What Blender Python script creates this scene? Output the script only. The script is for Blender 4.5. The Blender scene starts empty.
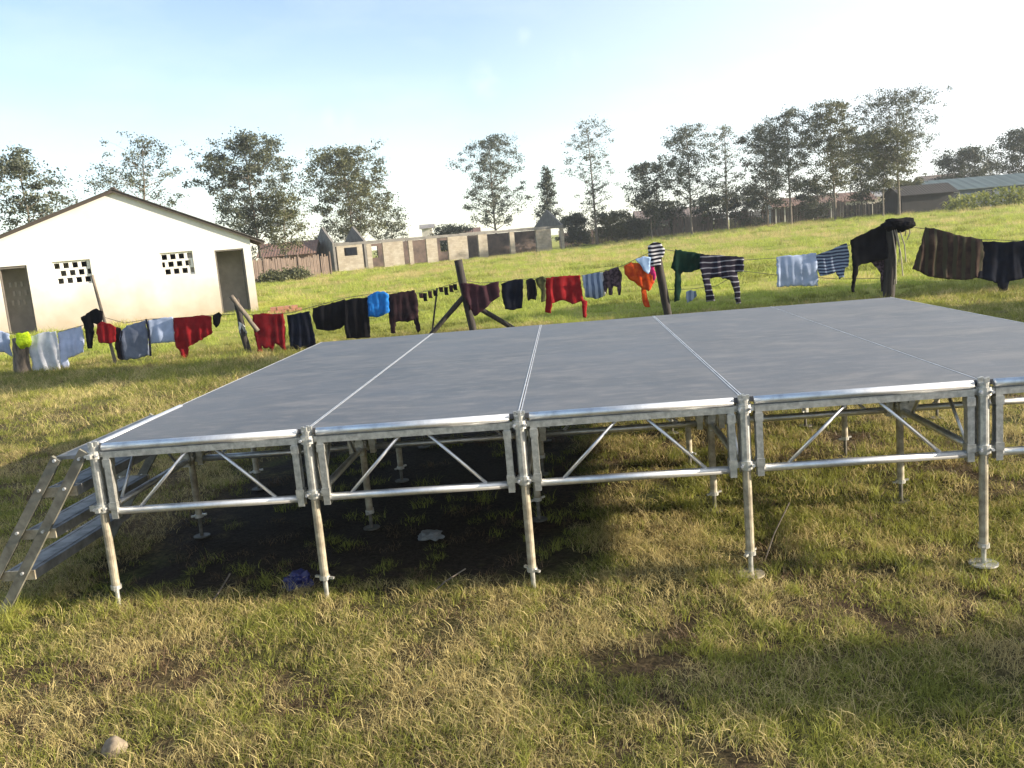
import bpy, bmesh, math, random
import numpy as np
from mathutils import Vector, Matrix, noise, geometry

# ------------------------------------------------------------------ camera
F_PX = 904.6258
PITCH, ROLL, YAW = 0.1591518, -0.0855789, -0.0692833
CAM = Vector((2.7404, -4.8208, 0.9393))
_cy, _sy, _cp, _sp = math.cos(YAW), math.sin(YAW), math.cos(PITCH), math.sin(PITCH)
FW = Vector((_sy*_cp, _cy*_cp, -_sp)); R0 = Vector((_cy, -_sy, 0)); U0 = R0.cross(FW)
RT = R0*math.cos(ROLL) + U0*math.sin(ROLL); UP = -R0*math.sin(ROLL) + U0*math.cos(ROLL)
scn = bpy.context.scene
cd = bpy.data.cameras.new('camera'); cam = bpy.data.objects.new('camera', cd)
scn.collection.objects.link(cam); scn.camera = cam
cd.sensor_width = 36; cd.lens = F_PX/1024*36; cd.clip_end = 20000; cd.clip_start = 0.05
m3 = Matrix((RT, UP, -FW)).transposed()
cam.matrix_world = Matrix.Translation(CAM) @ m3.to_4x4()

# ------------------------------------------------------------------ light
SUN = Vector((1, -0.05, 0.287)).normalized()
SUN_EL = math.asin(SUN.z)
world = bpy.data.worlds.new('World'); scn.world = world; world.use_nodes = True
wn, wl = world.node_tree.nodes, world.node_tree.links
wn.clear()
wo = wn.new('ShaderNodeOutputWorld'); bg = wn.new('ShaderNodeBackground')
sky = wn.new('ShaderNodeTexSky'); sky.sky_type = 'NISHITA'; sky.sun_disc = False
sky.sun_elevation = SUN_EL; sky.sun_rotation = math.atan2(SUN.x, SUN.y)
sky.air_density = 1.0; sky.dust_density = 1.2; sky.ozone_density = 0.45; sky.altitude = 1700
SKY_STRENGTH = 0.10
bg.inputs['Strength'].default_value = SKY_STRENGTH
# thin real cloud: wisps and a veil that thickens near the horizon and towards the sun
tc = wn.new('ShaderNodeTexCoord')
sep = wn.new('ShaderNodeSeparateXYZ'); wl.new(tc.outputs['Generated'], sep.inputs[0])
mp = wn.new('ShaderNodeMapping'); mp.inputs['Scale'].default_value = (2.2, 2.2, 7.5)
wl.new(tc.outputs['Generated'], mp.inputs[0])
nz = wn.new('ShaderNodeTexNoise'); nz.inputs['Scale'].default_value = 2.6; nz.inputs['Detail'].default_value = 7
nz.inputs['Roughness'].default_value = 0.55
wl.new(mp.outputs[0], nz.inputs['Vector'])
cr = wn.new('ShaderNodeMapRange'); cr.inputs[1].default_value = 0.46; cr.inputs[2].default_value = 0.78
wl.new(nz.outputs['Fac'], cr.inputs[0])
dotn = wn.new('ShaderNodeVectorMath'); dotn.operation = 'DOT_PRODUCT'
dotn.inputs[1].default_value = (SUN.x, SUN.y, SUN.z); wl.new(tc.outputs['Generated'], dotn.inputs[0])
veil = wn.new('ShaderNodeMapRange'); veil.inputs[1].default_value = -0.08; veil.inputs[2].default_value = 0.75
veil.inputs[3].default_value = 0.0; veil.inputs[4].default_value = 0.95
wl.new(dotn.outputs['Value'], veil.inputs[0])
hz = wn.new('ShaderNodeMapRange'); hz.inputs[1].default_value = 0.30; hz.inputs[2].default_value = 0.0
hz.inputs[3].default_value = 0.0; hz.inputs[4].default_value = 0.30
wl.new(sep.outputs['Z'], hz.inputs[0])
a1 = wn.new('ShaderNodeMath'); a1.operation = 'ADD'; wl.new(veil.outputs[0], a1.inputs[0]); wl.new(hz.outputs[0], a1.inputs[1])
a2 = wn.new('ShaderNodeMath'); a2.operation = 'MULTIPLY_ADD'; a2.inputs[1].default_value = 0.16; a2.use_clamp = True
wl.new(cr.outputs[0], a2.inputs[0]); wl.new(a1.outputs[0], a2.inputs[2])
# a few tiny fair weather puffs high over the field
pn = wn.new('ShaderNodeTexNoise'); pn.inputs['Scale'].default_value = 34; pn.inputs['Detail'].default_value = 5
wl.new(tc.outputs['Generated'], pn.inputs['Vector']); puff = None
for dvec, rad in (((-.223, .965, .138), .013), ((-.262, .955, .139), .008), ((-.068, .984, .165), .015), ((.020, .985, .174), .010), ((-.026, .979, .204), .007)):
    ds = wn.new('ShaderNodeVectorMath'); ds.operation = 'DISTANCE'; ds.inputs[1].default_value = Vector(dvec).normalized(); 
    wl.new(tc.outputs['Generated'], ds.inputs[0])
    mr_ = wn.new('ShaderNodeMapRange'); mr_.inputs[1].default_value = rad*1.6; mr_.inputs[2].default_value = 0; wl.new(ds.outputs['Value'], mr_.inputs[0])
    if puff is None: puff = mr_.outputs[0]
    else:
        mm_ = wn.new('ShaderNodeMath'); mm_.operation = 'MAXIMUM'; wl.new(puff, mm_.inputs[0]); wl.new(mr_.outputs[0], mm_.inputs[1]); puff = mm_.outputs[0]
pm = wn.new('ShaderNodeMath'); pm.operation = 'MULTIPLY'; wl.new(puff, pm.inputs[0])
pr_ = wn.new('ShaderNodeMapRange'); pr_.inputs[1].default_value = .42; pr_.inputs[2].default_value = .7; wl.new(pn.outputs['Fac'], pr_.inputs[0]); wl.new(pr_.outputs[0], pm.inputs[1])
a3 = wn.new('ShaderNodeMath'); a3.operation = 'MULTIPLY_ADD'; a3.inputs[1].default_value = .32; a3.use_clamp = True
wl.new(pm.outputs[0], a3.inputs[0]); wl.new(a2.outputs[0], a3.inputs[2])
mx = wn.new('ShaderNodeMix'); mx.data_type = 'RGBA'; mx.clamp_factor = True
CLOUD = (4.7, 4.95, 5.2, 1)
mx.inputs['B'].default_value = CLOUD
wl.new(a3.outputs[0], mx.inputs['Factor']); wl.new(sky.outputs[0], mx.inputs['A'])
wl.new(mx.outputs['Result'], bg.inputs['Color']); wl.new(bg.outputs[0], wo.inputs[0])
ld = bpy.data.lights.new('sun', 'SUN'); ld.energy = 5.0; ld.angle = math.radians(0.6); ld.color = (1, 0.87, 0.68)
lo = bpy.data.objects.new('sun', ld); scn.collection.objects.link(lo)
lo.rotation_euler = SUN.to_track_quat('Z', 'Y').to_euler(); lo.location = (20, 0, 20)
scn.view_settings.view_transform = 'Standard'; scn.view_settings.look = 'None'
scn.view_settings.exposure = 1.45; scn.view_settings.gamma = 1; scn.view_settings.use_curve_mapping = False
scn.cycles.max_bounces = 6; scn.cycles.transparent_max_bounces = 8

rnd = random.Random(7)

# ------------------------------------------------------------------ helpers
def ray(u, v): return FW + RT*((u-512)/F_PX) - UP*((v-384)/F_PX)
def sst(a, b, x):
    t = min(1, max(0, (x-a)/(b-a))); return t*t*(3-2*t)
def g0(x, y):
    near = math.exp(-((y-2)/9)**2)
    z = -0.972 - 0.016*min(7, max(-1, x))*near
    z += 0.85*sst(-12, 46, x)*sst(24, 100, y)
    return z
def to_ground(u, v):
    d = ray(u, v); t = 1.0
    for _ in range(60):
        P = CAM + d*t; dz = P.z - g0(P.x, P.y)
        t += dz/max(0.02, -d.z)*0.7
    return CAM + d*t
def at_dist(u, v, dist):
    "ground point in the direction of a pixel at a horizontal distance"
    d = ray(u, v); h = math.hypot(d.x, d.y); P = CAM + d*(dist/h)
    return Vector((P.x, P.y, g0(P.x, P.y)))
def on_plane(u, v, P, n):
    d = ray(u, v); t = (Vector(P)-CAM).dot(n)/d.dot(n); return CAM + d*t

def tag(o, label=None, cat=None, group=None, kind=None):
    if label: o['label'] = label
    if cat: o['category'] = cat
    if group: o['group'] = group
    if kind: o['kind'] = kind
    return o
def link(o, parent=None):
    scn.collection.objects.link(o)
    if parent: o.parent = parent
    return o
def empty(name, loc=(0, 0, 0), rz=0):
    o = bpy.data.objects.new(name, None); link(o); o.location = loc; o.rotation_euler = (0, 0, rz)
    o.empty_display_size = .2
    return o
def obj(name, bm, mat, parent=None, smooth=False, loc=None):
    me = bpy.data.meshes.new(name); bmesh.ops.recalc_face_normals(bm, faces=bm.faces)
    bm.to_mesh(me); bm.free()
    if smooth: me.polygons.foreach_set('use_smooth', [True]*len(me.polygons))
    me.materials.append(mat)
    o = bpy.data.objects.new(name, me); link(o, parent)
    if loc is not None: o.location = loc
    return o
def box(bm, x0, x1, y0, y1, z0, z1, rot=None, c=None):
    vs = [Vector((x, y, z)) for x in (x0, x1) for y in (y0, y1) for z in (z0, z1)]
    if rot is not None: vs = [rot @ v for v in vs]
    if c is not None: vs = [v + Vector(c) for v in vs]
    V = [bm.verts.new(v) for v in vs]
    for f in ((0,1,3,2),(4,6,7,5),(0,4,5,1),(2,3,7,6),(0,2,6,4),(1,5,7,3)):
        bm.faces.new([V[i] for i in f])
def bar(bm, p0, p1, w, h, up=Vector((0, 0, 1))):
    p0, p1 = Vector(p0), Vector(p1); d = (p1-p0); L = d.length; d.normalize()
    s = d.cross(up)
    if s.length < 1e-4: s = d.cross(Vector((1, 0, 0)))
    s.normalize(); u = s.cross(d)
    V = []
    for p in (p0, p1):
        for a, b in ((-1,-1),(1,-1),(1,1),(-1,1)): V.append(bm.verts.new(p + s*(a*w/2) + u*(b*h/2)))
    for f in ((3,2,1,0),(4,5,6,7),(0,1,5,4),(1,2,6,5),(2,3,7,6),(3,0,4,7)): bm.faces.new([V[i] for i in f])
def tube(bm, pts, r, n=10, caps=True):
    pts = [Vector(p) for p in pts]; rs = r if isinstance(r, (list, tuple)) else [r]*len(pts)
    rings = []; prev = None
    for i, p in enumerate(pts):
        d = (pts[min(i+1, len(pts)-1)] - pts[max(i-1, 0)]).normalized()
        ref = Vector((0, 0, 1)) if abs(d.z) < .95 else Vector((1, 0, 0))
        if prev is None: s = d.cross(ref).normalized()
        else:
            s = prev - d*prev.dot(d)
            s = s.normalized() if s.length > 1e-5 else d.cross(ref).normalized()
        prev = s; u = d.cross(s)
        rings.append([bm.verts.new(p + (s*math.cos(a)+u*math.sin(a))*rs[i]) for a in [2*math.pi*k/n for k in range(n)]])
    for i in range(len(rings)-1):
        for k in range(n):
            bm.faces.new((rings[i][k], rings[i][(k+1) % n], rings[i+1][(k+1) % n], rings[i+1][k]))
    if caps and n > 2:
        bm.faces.new(rings[0][::-1]); bm.faces.new(rings[-1])
def np_mesh(name, verts, faces, mat, parent=None, col=None, link_it=True, smooth=False):
    verts = np.asarray(verts, dtype=np.float32); faces = np.asarray(faces, dtype=np.int32)
    k = faces.shape[1]; me = bpy.data.meshes.new(name)
    me.vertices.add(len(verts)); me.vertices.foreach_set('co', verts.ravel())
    me.loops.add(faces.size); me.loops.foreach_set('vertex_index', faces.ravel())
    me.polygons.add(len(faces)); me.polygons.foreach_set('loop_start', np.arange(0, faces.size, k, dtype=np.int32))
    me.polygons.foreach_set('loop_total', np.full(len(faces), k, dtype=np.int32))
    if smooth: me.polygons.foreach_set('use_smooth', np.ones(len(faces), dtype=bool))
    me.update(calc_edges=True)
    if col is not None:
        a = me.attributes.new('tint', 'FLOAT', 'POINT'); a.data.foreach_set('value', np.asarray(col, dtype=np.float32))
    me.materials.append(mat); o = bpy.data.objects.new(name, me)
    if link_it: link(o, parent)
    return o

# ------------------------------------------------------------------ materials
def mat_new(name):
    m = bpy.data.materials.new(name); m.use_nodes = True; nt = m.node_tree
    return m, nt.nodes, nt.links, nt.nodes['Principled BSDF']
def noise_node(n, l, scale, detail=4, vec=None, dist=0.0, rough=.55):
    t = n.new('ShaderNodeTexNoise'); t.inputs['Scale'].default_value = scale; t.inputs['Detail'].default_value = detail
    t.inputs['Distortion'].default_value = dist; t.inputs['Roughness'].default_value = rough
    if vec is not None: l.new(vec, t.inputs['Vector'])
    return t
def ramp(n, l, fac, stops):
    r = n.new('ShaderNodeValToRGB'); e = r.color_ramp.elements
    while len(e) < len(stops): e.new(0.5)
    for i, (p, c) in enumerate(stops): e[i].position = p; e[i].color = (*c, 1)
    l.new(fac, r.inputs['Fac']); return r
def mixc(n, l, fac, a, b, mode='MIX'):
    m = n.new('ShaderNodeMix'); m.data_type = 'RGBA'; m.blend_type = mode
    if isinstance(fac, (int, float)): m.inputs['Factor'].default_value = fac
    else: l.new(fac, m.inputs['Factor'])
    for k, x in (('A', a), ('B', b)):
        if isinstance(x, tuple): m.inputs[k].default_value = (*x, 1)
        else: l.new(x, m.inputs[k])
    return m.outputs['Result']
def bump(n, l, b, h, strength=.3, dist=.01):
    bp = n.new('ShaderNodeBump'); bp.inputs['Strength'].default_value = strength; bp.inputs['Distance'].default_value = dist
    l.new(h, bp.inputs['Height']); l.new(bp.outputs[0], b.inputs['Normal'])
def simple(name, c, c2=None, scale=8, rough=.7, metal=0, bstr=0.15, bdist=.004, sc3=(1, 1, 1), lo_=.35, hi=.68, spec=None):
    m, n, l, b = mat_new(name); t = n.new('ShaderNodeTexCoord'); mp = n.new('ShaderNodeMapping')
    mp.inputs['Scale'].default_value = sc3; l.new(t.outputs['Object'], mp.inputs[0])
    ns = noise_node(n, l, scale, 6, mp.outputs[0])
    c2 = c2 or tuple(x*.72 for x in c)
    r = ramp(n, l, ns.outputs['Fac'], [(lo_, c2), (hi, c)]); l.new(r.outputs[0], b.inputs['Base Color'])
    b.inputs['Roughness'].default_value = rough; b.inputs['Metallic'].default_value = metal
    if spec is not None: b.inputs['Specular IOR Level'].default_value = spec
    if bstr: bump(n, l, b, ns.outputs['Fac'], bstr, bdist)
    return m
def leaf_mat(name, dark, light, trans=.35, tint=True):
    m, n, l, b = mat_new(name); out = n['Material Output']
    a = n.new('ShaderNodeAttribute'); a.attribute_name = 'tint'
    g = n.new('ShaderNodeNewGeometry')
    ns = noise_node(n, l, .35, 3, g.outputs['Position'])
    ad = n.new('ShaderNodeMath'); ad.operation = 'MULTIPLY_ADD'; ad.inputs[1].default_value = .65
    l.new(a.outputs['Fac'], ad.inputs[0])
    sc = n.new('ShaderNodeMath'); sc.operation = 'MULTIPLY_ADD'; sc.inputs[1].default_value = .9; sc.inputs[2].default_value = -.28
    l.new(ns.outputs['Fac'], sc.inputs[0]); l.new(sc.outputs[0], ad.inputs[2])
    r = ramp(n, l, ad.outputs[0], [(0, dark), (1, light)])
    l.new(r.outputs[0], b.inputs['Base Color']); b.inputs['Roughness'].default_value = .55
    b.inputs['Specular IOR Level'].default_value = .3
    tr = n.new('ShaderNodeBsdfTranslucent'); l.new(r.outputs[0], tr.inputs['Color'])
    ms = n.new('ShaderNodeMixShader'); ms.inputs[0].default_value = trans
    l.new(b.outputs[0], ms.inputs[1]); l.new(tr.outputs[0], ms.inputs[2]); l.new(ms.outputs[0], out.inputs['Surface'])
    return m

# ---------- ground
def ground_material():
    m, n, l, b = mat_new('meadow_soil')
    g = n.new('ShaderNodeNewGeometry'); P = g.outputs['Position']
    sp = n.new('ShaderNodeSeparateXYZ'); l.new(P, sp.inputs[0])
    big = noise_node(n, l, .55, 5, P); med = noise_node(n, l, 3.2, 6, P); fine = noise_node(n, l, 34, 8, P, .8)
    thatch = ramp(n, l, fine.outputs['Fac'], [(.3, (.030, .022, .012)), (.5, (.085, .064, .032)), (.68, (.17, .13, .065))])
    soil = ramp(n, l, fine.outputs['Fac'], [(.3, (.022, .015, .010)), (.7, (.075, .050, .032))])
    nearc = mixc(n, l, ramp(n, l, med.outputs['Fac'], [(.4, (0, 0, 0)), (.62, (1, 1, 1))]).outputs[0], thatch.outputs[0], soil.outputs[0])
    grn = ramp(n, l, fine.outputs['Fac'], [(.3, (.020, .030, .008)), (.7, (.07, .09, .02))])
    nearc = mixc(n, l, ramp(n, l, big.outputs['Fac'], [(.45, (0, 0, 0)), (.65, (.8, .8, .8))]).outputs[0], nearc, grn.outputs[0])
    st = n.new('ShaderNodeMapping'); st.inputs['Scale'].default_value = (.05, .16, .1); l.new(P, st.inputs[0])
    fb = noise_node(n, l, 1.6, 7, st.outputs[0], .6, .62)
    far = ramp(n, l, fb.outputs['Fac'], [(.3, (.15, .18, .030)), (.46, (.27, .29, .050)), (.62, (.36, .33, .09)), (.75, (.22, .17, .07))])
    ff = mixc(n, l, .35, far.outputs[0], ramp(n, l, noise_node(n, l, 2.5, 6, P).outputs['Fac'], [(.3, (.09, .13, .02)), (.7, (.32, .32, .08))]).outputs[0])
    # trampled bare soil, with the stage's shade painted into its dark colour
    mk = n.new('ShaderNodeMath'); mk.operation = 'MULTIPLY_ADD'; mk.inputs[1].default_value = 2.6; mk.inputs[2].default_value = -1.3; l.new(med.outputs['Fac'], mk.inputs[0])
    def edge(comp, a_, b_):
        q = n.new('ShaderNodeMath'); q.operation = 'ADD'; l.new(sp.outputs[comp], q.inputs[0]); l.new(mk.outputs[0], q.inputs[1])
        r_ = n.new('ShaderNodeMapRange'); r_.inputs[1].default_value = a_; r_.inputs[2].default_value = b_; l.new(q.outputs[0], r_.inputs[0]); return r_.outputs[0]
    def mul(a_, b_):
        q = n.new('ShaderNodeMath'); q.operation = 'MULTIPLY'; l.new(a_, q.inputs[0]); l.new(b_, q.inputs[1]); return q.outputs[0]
    shade_mask = mul(mul(edge('X', -.5, .1), edge('X', 3.0, 2.3)), mul(edge('Y', -.1, .3), edge('Y', 5.4, 4.7)))
    shaded_earth = ramp(n, l, fine.outputs['Fac'], [(.3, (.014, .011, .008)), (.7, (.055, .042, .030))])
    nearc = mixc(n, l, shade_mask, nearc, shaded_earth.outputs[0])
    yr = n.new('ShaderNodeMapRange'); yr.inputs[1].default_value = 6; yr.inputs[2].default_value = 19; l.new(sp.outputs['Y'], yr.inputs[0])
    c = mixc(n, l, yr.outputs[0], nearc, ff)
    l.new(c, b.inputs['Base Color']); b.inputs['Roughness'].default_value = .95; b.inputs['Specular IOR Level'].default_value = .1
    bump(n, l, b, fine.outputs['Fac'], .7, .03)
    return m
def axis(lo1, hi1, step, far_, ratio=1.13):
    a = list(np.arange(lo1, hi1+1e-6, step)); s = step
    right = []; x = hi1
    while x < far_: s *= ratio; x += s; right.append(x)
    left = []; x = lo1; s = step
    while x > -far_: s *= ratio; x -= s; left.append(x)
    return np.array(left[::-1] + a + right)
def build_ground():
    xs = axis(-5, 10, .09, 4000); ys = axis(-4, 8, .09, 4000)
    nx, ny = len(xs), len(ys); V = np.zeros((nx*ny, 3), dtype=np.float32)
    k = 0
    for y in ys:
        for x in xs:
            z = g0(x, y)
            if abs(x) < 400 and abs(y) < 400:
                d = math.hypot(x-2.7, y+4.8)
                w = 1 if d < 40 else .5
                z += w*.022*noise.noise(Vector((x*1.7, y*1.7, 3.1)))
                if d < 16: z += .010*noise.noise(Vector((x*6, y*6, 8.1)))
                if d > 12: z += .05*noise.noise(Vector((x*.35, y*.35, 1.1)))
            V[k] = (x, y, z); k += 1
    i = np.arange(nx-1); j = np.arange(ny-1); I, J = np.meshgrid(i, j); a = (J*nx+I).ravel()
    Fc = np.stack([a, a+1, a+nx+1, a+nx], 1)
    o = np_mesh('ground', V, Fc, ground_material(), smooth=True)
    tag(o, kind='structure', label='rough grassy field with dry straw patches')
    return o
build_ground()

# ---------- grass
blade_green = leaf_mat('grass_green', (.070, .085, .014), (.40, .41, .085), .4)
blade_straw = leaf_mat('grass_straw', (.22, .17, .065), (.78, .65, .30), .4)
blade_meadow = leaf_mat('grass_meadow', (.16, .22, .03), (.54, .58, .13), .45)
blade_brown = leaf_mat('grass_brown', (.06, .04, .022), (.19, .125, .07), .2)
lib = {}
def clump(name, mat, n, rad, h0, h1, wid, lean, seed, segs=3):
    R = np.random.RandomState(seed); V = []; Fq = []; C = []
    for i in range(n):
        a = R.rand()*6.283; rr = rad*math.sqrt(R.rand()); x, y = rr*math.cos(a), rr*math.sin(a)
        th = R.rand()*6.283; h = h0 + (h1-h0)*R.rand(); w = wid*(.6+.8*R.rand())
        ln = lean*(.4+1.0*R.rand()); dx, dy = math.cos(th), math.sin(th)
        b2 = R.rand()*6.283; sx, sy = math.cos(b2)*w/2, math.sin(b2)*w/2
        curve = R.rand()*.5+.5; tv = R.rand(); base = len(V)
        kx, ky = (R.rand()-.5)*.5*h, (R.rand()-.5)*.5*h
        for s in range(segs+1):
            t = s/segs; ang = ln*(t**.8)*curve*1.3
            px = x + dx*h*t*math.sin(min(1.75, ang+.1)) + kx*t*t; py = y + dy*h*t*math.sin(min(1.75, ang+.1)) + ky*t*t
            pz = h*t*math.cos(min(1.6, ang*.9)) - .01 + (.012 if s else 0)
            ww = (1-t)**.7 if s < segs else .06
            V.append((px-sx*ww, py-sy*ww, pz)); V.append((px+sx*ww, py+sy*ww, pz)); C += [tv, tv]
        for s in range(segs): q = base+2*s; Fq.append((q, q+1, q+3, q+2))
    return np_mesh(name, V, Fq, mat, col=C, link_it=False)
def coll(name, obs):
    c = bpy.data.collections.new(name)
    for o in obs: c.objects.link(o)
    return c
def scatter(name, label, pts, rots, scls, idx, collection, matn=None):
    me = bpy.data.meshes.new(name); me.vertices.add(len(pts))
    me.vertices.foreach_set('co', np.asarray(pts, dtype=np.float32).ravel())
    for nm, tp, data in (('rot', 'FLOAT_VECTOR', rots), ('scl', 'FLOAT', scls), ('idx', 'INT', idx)):
        a = me.attributes.new(nm, tp, 'POINT')
        a.data.foreach_set('vector' if tp == 'FLOAT_VECTOR' else 'value', np.asarray(data, dtype=np.int32 if tp == 'INT' else np.float32).ravel())
    o = link(bpy.data.objects.new(name, me)); tag(o, label, name.replace('_', ' '), kind='stuff')
    ng = bpy.data.node_groups.new(name, 'GeometryNodeTree')
    ng.interface.new_socket('Geometry', in_out='INPUT', socket_type='NodeSocketGeometry')
    ng.interface.new_socket('Geometry', in_out='OUTPUT', socket_type='NodeSocketGeometry')
    N, L = ng.nodes, ng.links
    gi, go = N.new('NodeGroupInput'), N.new('NodeGroupOutput'); ip = N.new('GeometryNodeInstanceOnPoints')
    ci = N.new('GeometryNodeCollectionInfo'); ci.inputs['Collection'].default_value = collection
    ci.inputs['Separate Children'].default_value = True; ci.inputs['Reset Children'].default_value = True
    def na(nm, dt):
        q = N.new('GeometryNodeInputNamedAttribute'); q.data_type = dt; q.inputs['Name'].default_value = nm; return q.outputs['Attribute']
    ip.inputs['Pick Instance'].default_value = True
    L.new(gi.outputs[0], ip.inputs['Points']); L.new(ci.outputs[0], ip.inputs['Instance'])
    L.new(na('idx', 'INT'), ip.inputs['Instance Index']); L.new(na('rot', 'FLOAT_VECTOR'), ip.inputs['Rotation'])
    L.new(na('scl', 'FLOAT'), ip.inputs['Scale']); L.new(ip.outputs[0], go.inputs[0])
    md = o.modifiers.new('scatter', 'NODES'); md.node_group = ng
    return o
def nz2(x, y, s, o): return noise.noise(Vector((x*s, y*s, o)))
HOUSE_A = math.radians(20); HC = Vector((-9.04, 29.15, 0))
def in_house(x, y):
    t = Vector((math.cos(HOUSE_A), math.sin(HOUSE_A))); nn = Vector((-t.y, t.x)); d = Vector((x-HC.x, y-HC.y))
    s, q = d.dot(t), d.dot(nn); return -9.9 < s < .1 and -.1 < q < 8
def visible(x, y, marg):
    d = Vector((x, y, -.95)) - CAM; f = d.dot(FW)
    if f < .5: return False
    u = 512 + F_PX*d.dot(RT)/f; v = 384 - F_PX*d.dot(UP)/f
    return -marg < u < 1024+marg and v < 768+marg
near_lib = coll('grass_near', [clump('tuft_a%d' % i, blade_green, 52, .10, .03, .085, .0040, 1.1, 10+i) for i in range(3)] +
                [clump('tuft_b%d' % i, blade_straw, 62, .13, .03, .12, .0034, 1.8, 20+i) for i in range(3)] +
                [clump('tuft_c%d' % i, blade_brown, 40, .12, .03, .09, .0045, 1.6, 30+i) for i in range(2)] +
                [clump('tuft_d%d' % i, blade_green, 26, .05, .09, .20, .005, .55, 40+i, 4) for i in range(2)])
order = sorted([o.name for o in near_lib.objects])
def near_grass():
    R = random.Random(3); P, Ro, S, I = [], [], [], []
    def put(x, y, kind, s, tilt=.25):
        rg = {'g': (0, 3), 's': (3, 6), 'b': (6, 8), 't': (8, 10)}[kind]
        P.append((x, y, g0(x, y)+.022*noise.noise(Vector((x*1.7, y*1.7, 3.1)))+.010*noise.noise(Vector((x*6, y*6, 8.1)))-.004))
        Ro.append((R.uniform(-tilt, tilt), R.uniform(-tilt, tilt), R.uniform(0, 6.28))); S.append(s); I.append(R.randrange(*rg))
    zones = [(-4.5, 11, -2.9, 1.3, 230, .8), (-7, 13, 1.3, 5.6, 90, 1.0), (-13, 15, 5.6, 15.0, 34, 1.6)]
    for x0, x1, y0, y1, dens, sc in zones:
        for _ in range(int((x1-x0)*(y1-y0)*dens)):
            x, y = R.uniform(x0, x1), R.uniform(y0, y1)
            if not visible(x, y, 170): continue
            under = (-.3 < x < 2.7 and .12+.1*nz2(x, y, 5, 9) < y < 4.9)
            if under and R.random() < .86: continue
            gsel = nz2(x, y, .75, 1.3)*.9 + nz2(x, y, 2.6, 5.3)*.6 + (.24 if x > 2.3 else -.07) + (.35 if y > 5 else 0) + (.12 if y > .6 else 0)
            bsel = nz2(x, y, 1.7, 21.)
            if bsel > (.24 if y < 5 else .36) and R.random() < .72:
                if R.random() < .35: put(x, y, 'b', sc*R.uniform(.7, 1.2))
                continue
            r = R.random()
            if gsel + R.uniform(-.25, .25) > .12:
                if r < .06 and nz2(x, y, 3.3, 4) > .1: put(x, y, 't', sc*R.uniform(.6, 1.0))
                else: put(x, y, 'g' if r < .74 or under else 's', sc*R.uniform(.75, 1.3))
            else:
                put(x, y, ('s' if r < .66 else ('g' if r < .92 else 'b')) if not under else ('g' if r < .5 else 'b'), sc*R.uniform(.75, 1.3))
    # ragged taller edge in front of the stage
    for _ in range(420):
        x = R.uniform(-2.5, 7); y = R.uniform(-.35, .12) + .12*nz2(x, 0, 1.3, 2)
        if nz2(x, 3, 1.1, 7) > -.12: put(x, y, R.choice('tts'), R.uniform(.45, .85), .35)
    scatter('grass', 'short green and dry straw grass around the stage', P, Ro, S, I, near_lib)
    return len(P)
n1 = near_grass()
far_lib = coll('grass_far', [clump('weed_a%d' % i, blade_meadow, 60, .42, .14, .40, .022, .8, 60+i, 2) for i in range(3)] +
               [clump('weed_b%d' % i, blade_green, 50, .34, .12, .34, .024, .7, 70+i, 2) for i in range(2)] +
               [clump('weed_c%d' % i, blade_straw, 34, .40, .20, .48, .012, .5, 80+i, 2) for i in range(2)])
def far_grass():
    R = random.Random(5); P, Ro, S, I = [], [], [], []
    for y0, y1, dens, sc in ((12.6, 22, 9, .55), (22, 40, 2.6, .8), (40, 70, 1.1, 1.0), (70, 125, .5, 1.3)):
        x0, x1 = 2.7-.75*(y1+5), 2.7+.62*(y1+5)
        for _ in range(int((x1-x0)*(y1-y0)*dens)):
            x, y = R.uniform(x0, x1), R.uniform(y0, y1)
            if not visible(x, y, 120) or in_house(x, y): continue
            if y < 24 and x < -5 and R.random() < .35: continue
            near_ruin = -30 < x < 8 and 0 < y - (89.6+(x+21.3)*.613) + 6 < 16
            if near_ruin and R.random() < .7: continue
            gs = nz2(x, y, .22, 2.3) + .5*nz2(x, y, .8, 7.7) + R.uniform(-.2, .2) - sst(30, 60, y)*.3 + (.45 if y < 17 else 0)
            k = R.randrange(3, 5) if gs > .18 else (R.randrange(5, 7) if gs < -.33 else R.randrange(0, 3))
            P.append((x, y, g0(x, y)-.02)); Ro.append((0, 0, R.uniform(0, 6.28))); S.append(sc*R.uniform(.6, 1.2)*(.45 if near_ruin else .9)); I.append(k)
    scatter('meadow_grass', 'taller yellow green weeds across the sunlit field', P, Ro, S, I, far_lib)
    return len(P)
n2 = far_grass(); print('tufts', n1, n2)

# ------------------------------------------------------------------ building on the left
plaster = None
def plaster_mat():
    m, n, l, b = mat_new('plaster'); t = n.new('ShaderNodeTexCoord'); O = t.outputs['Object']
    sp = n.new('ShaderNodeSeparateXYZ'); l.new(O, sp.inputs[0])
    n1_ = noise_node(n, l, .8, 6, O); n2_ = noise_node(n, l, 6, 6, O)
    base = ramp(n, l, n1_.outputs['Fac'], [(.3, (.62, .60, .57)), (.7, (.74, .735, .71))]).outputs[0]
    # dirt splashed up from the ground
    ad = n.new('ShaderNodeMath'); ad.operation = 'MULTIPLY_ADD'; ad.inputs[1].default_value = 1.6; l.new(n1_.outputs['Fac'], ad.inputs[0]); l.new(sp.outputs['Z'], ad.inputs[2])
    mr = n.new('ShaderNodeMapRange'); mr.inputs[1].default_value = 2.6; mr.inputs[2].default_value = .9; mr.inputs[4].default_value = .85
    l.new(ad.outputs[0], mr.inputs[0])
    c = mixc(n, l, mr.outputs[0], base, (.40, .32, .235))
    l.new(c, b.inputs['Base Color']); b.inputs['Roughness'].default_value = .9
    bump(n, l, b, n2_.outputs['Fac'], .2, .01); return m
plaster = plaster_mat()
roof_iron = simple('roof_iron', (.13, .115, .105), (.07, .06, .055), 2.5, .55, .3)
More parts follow.
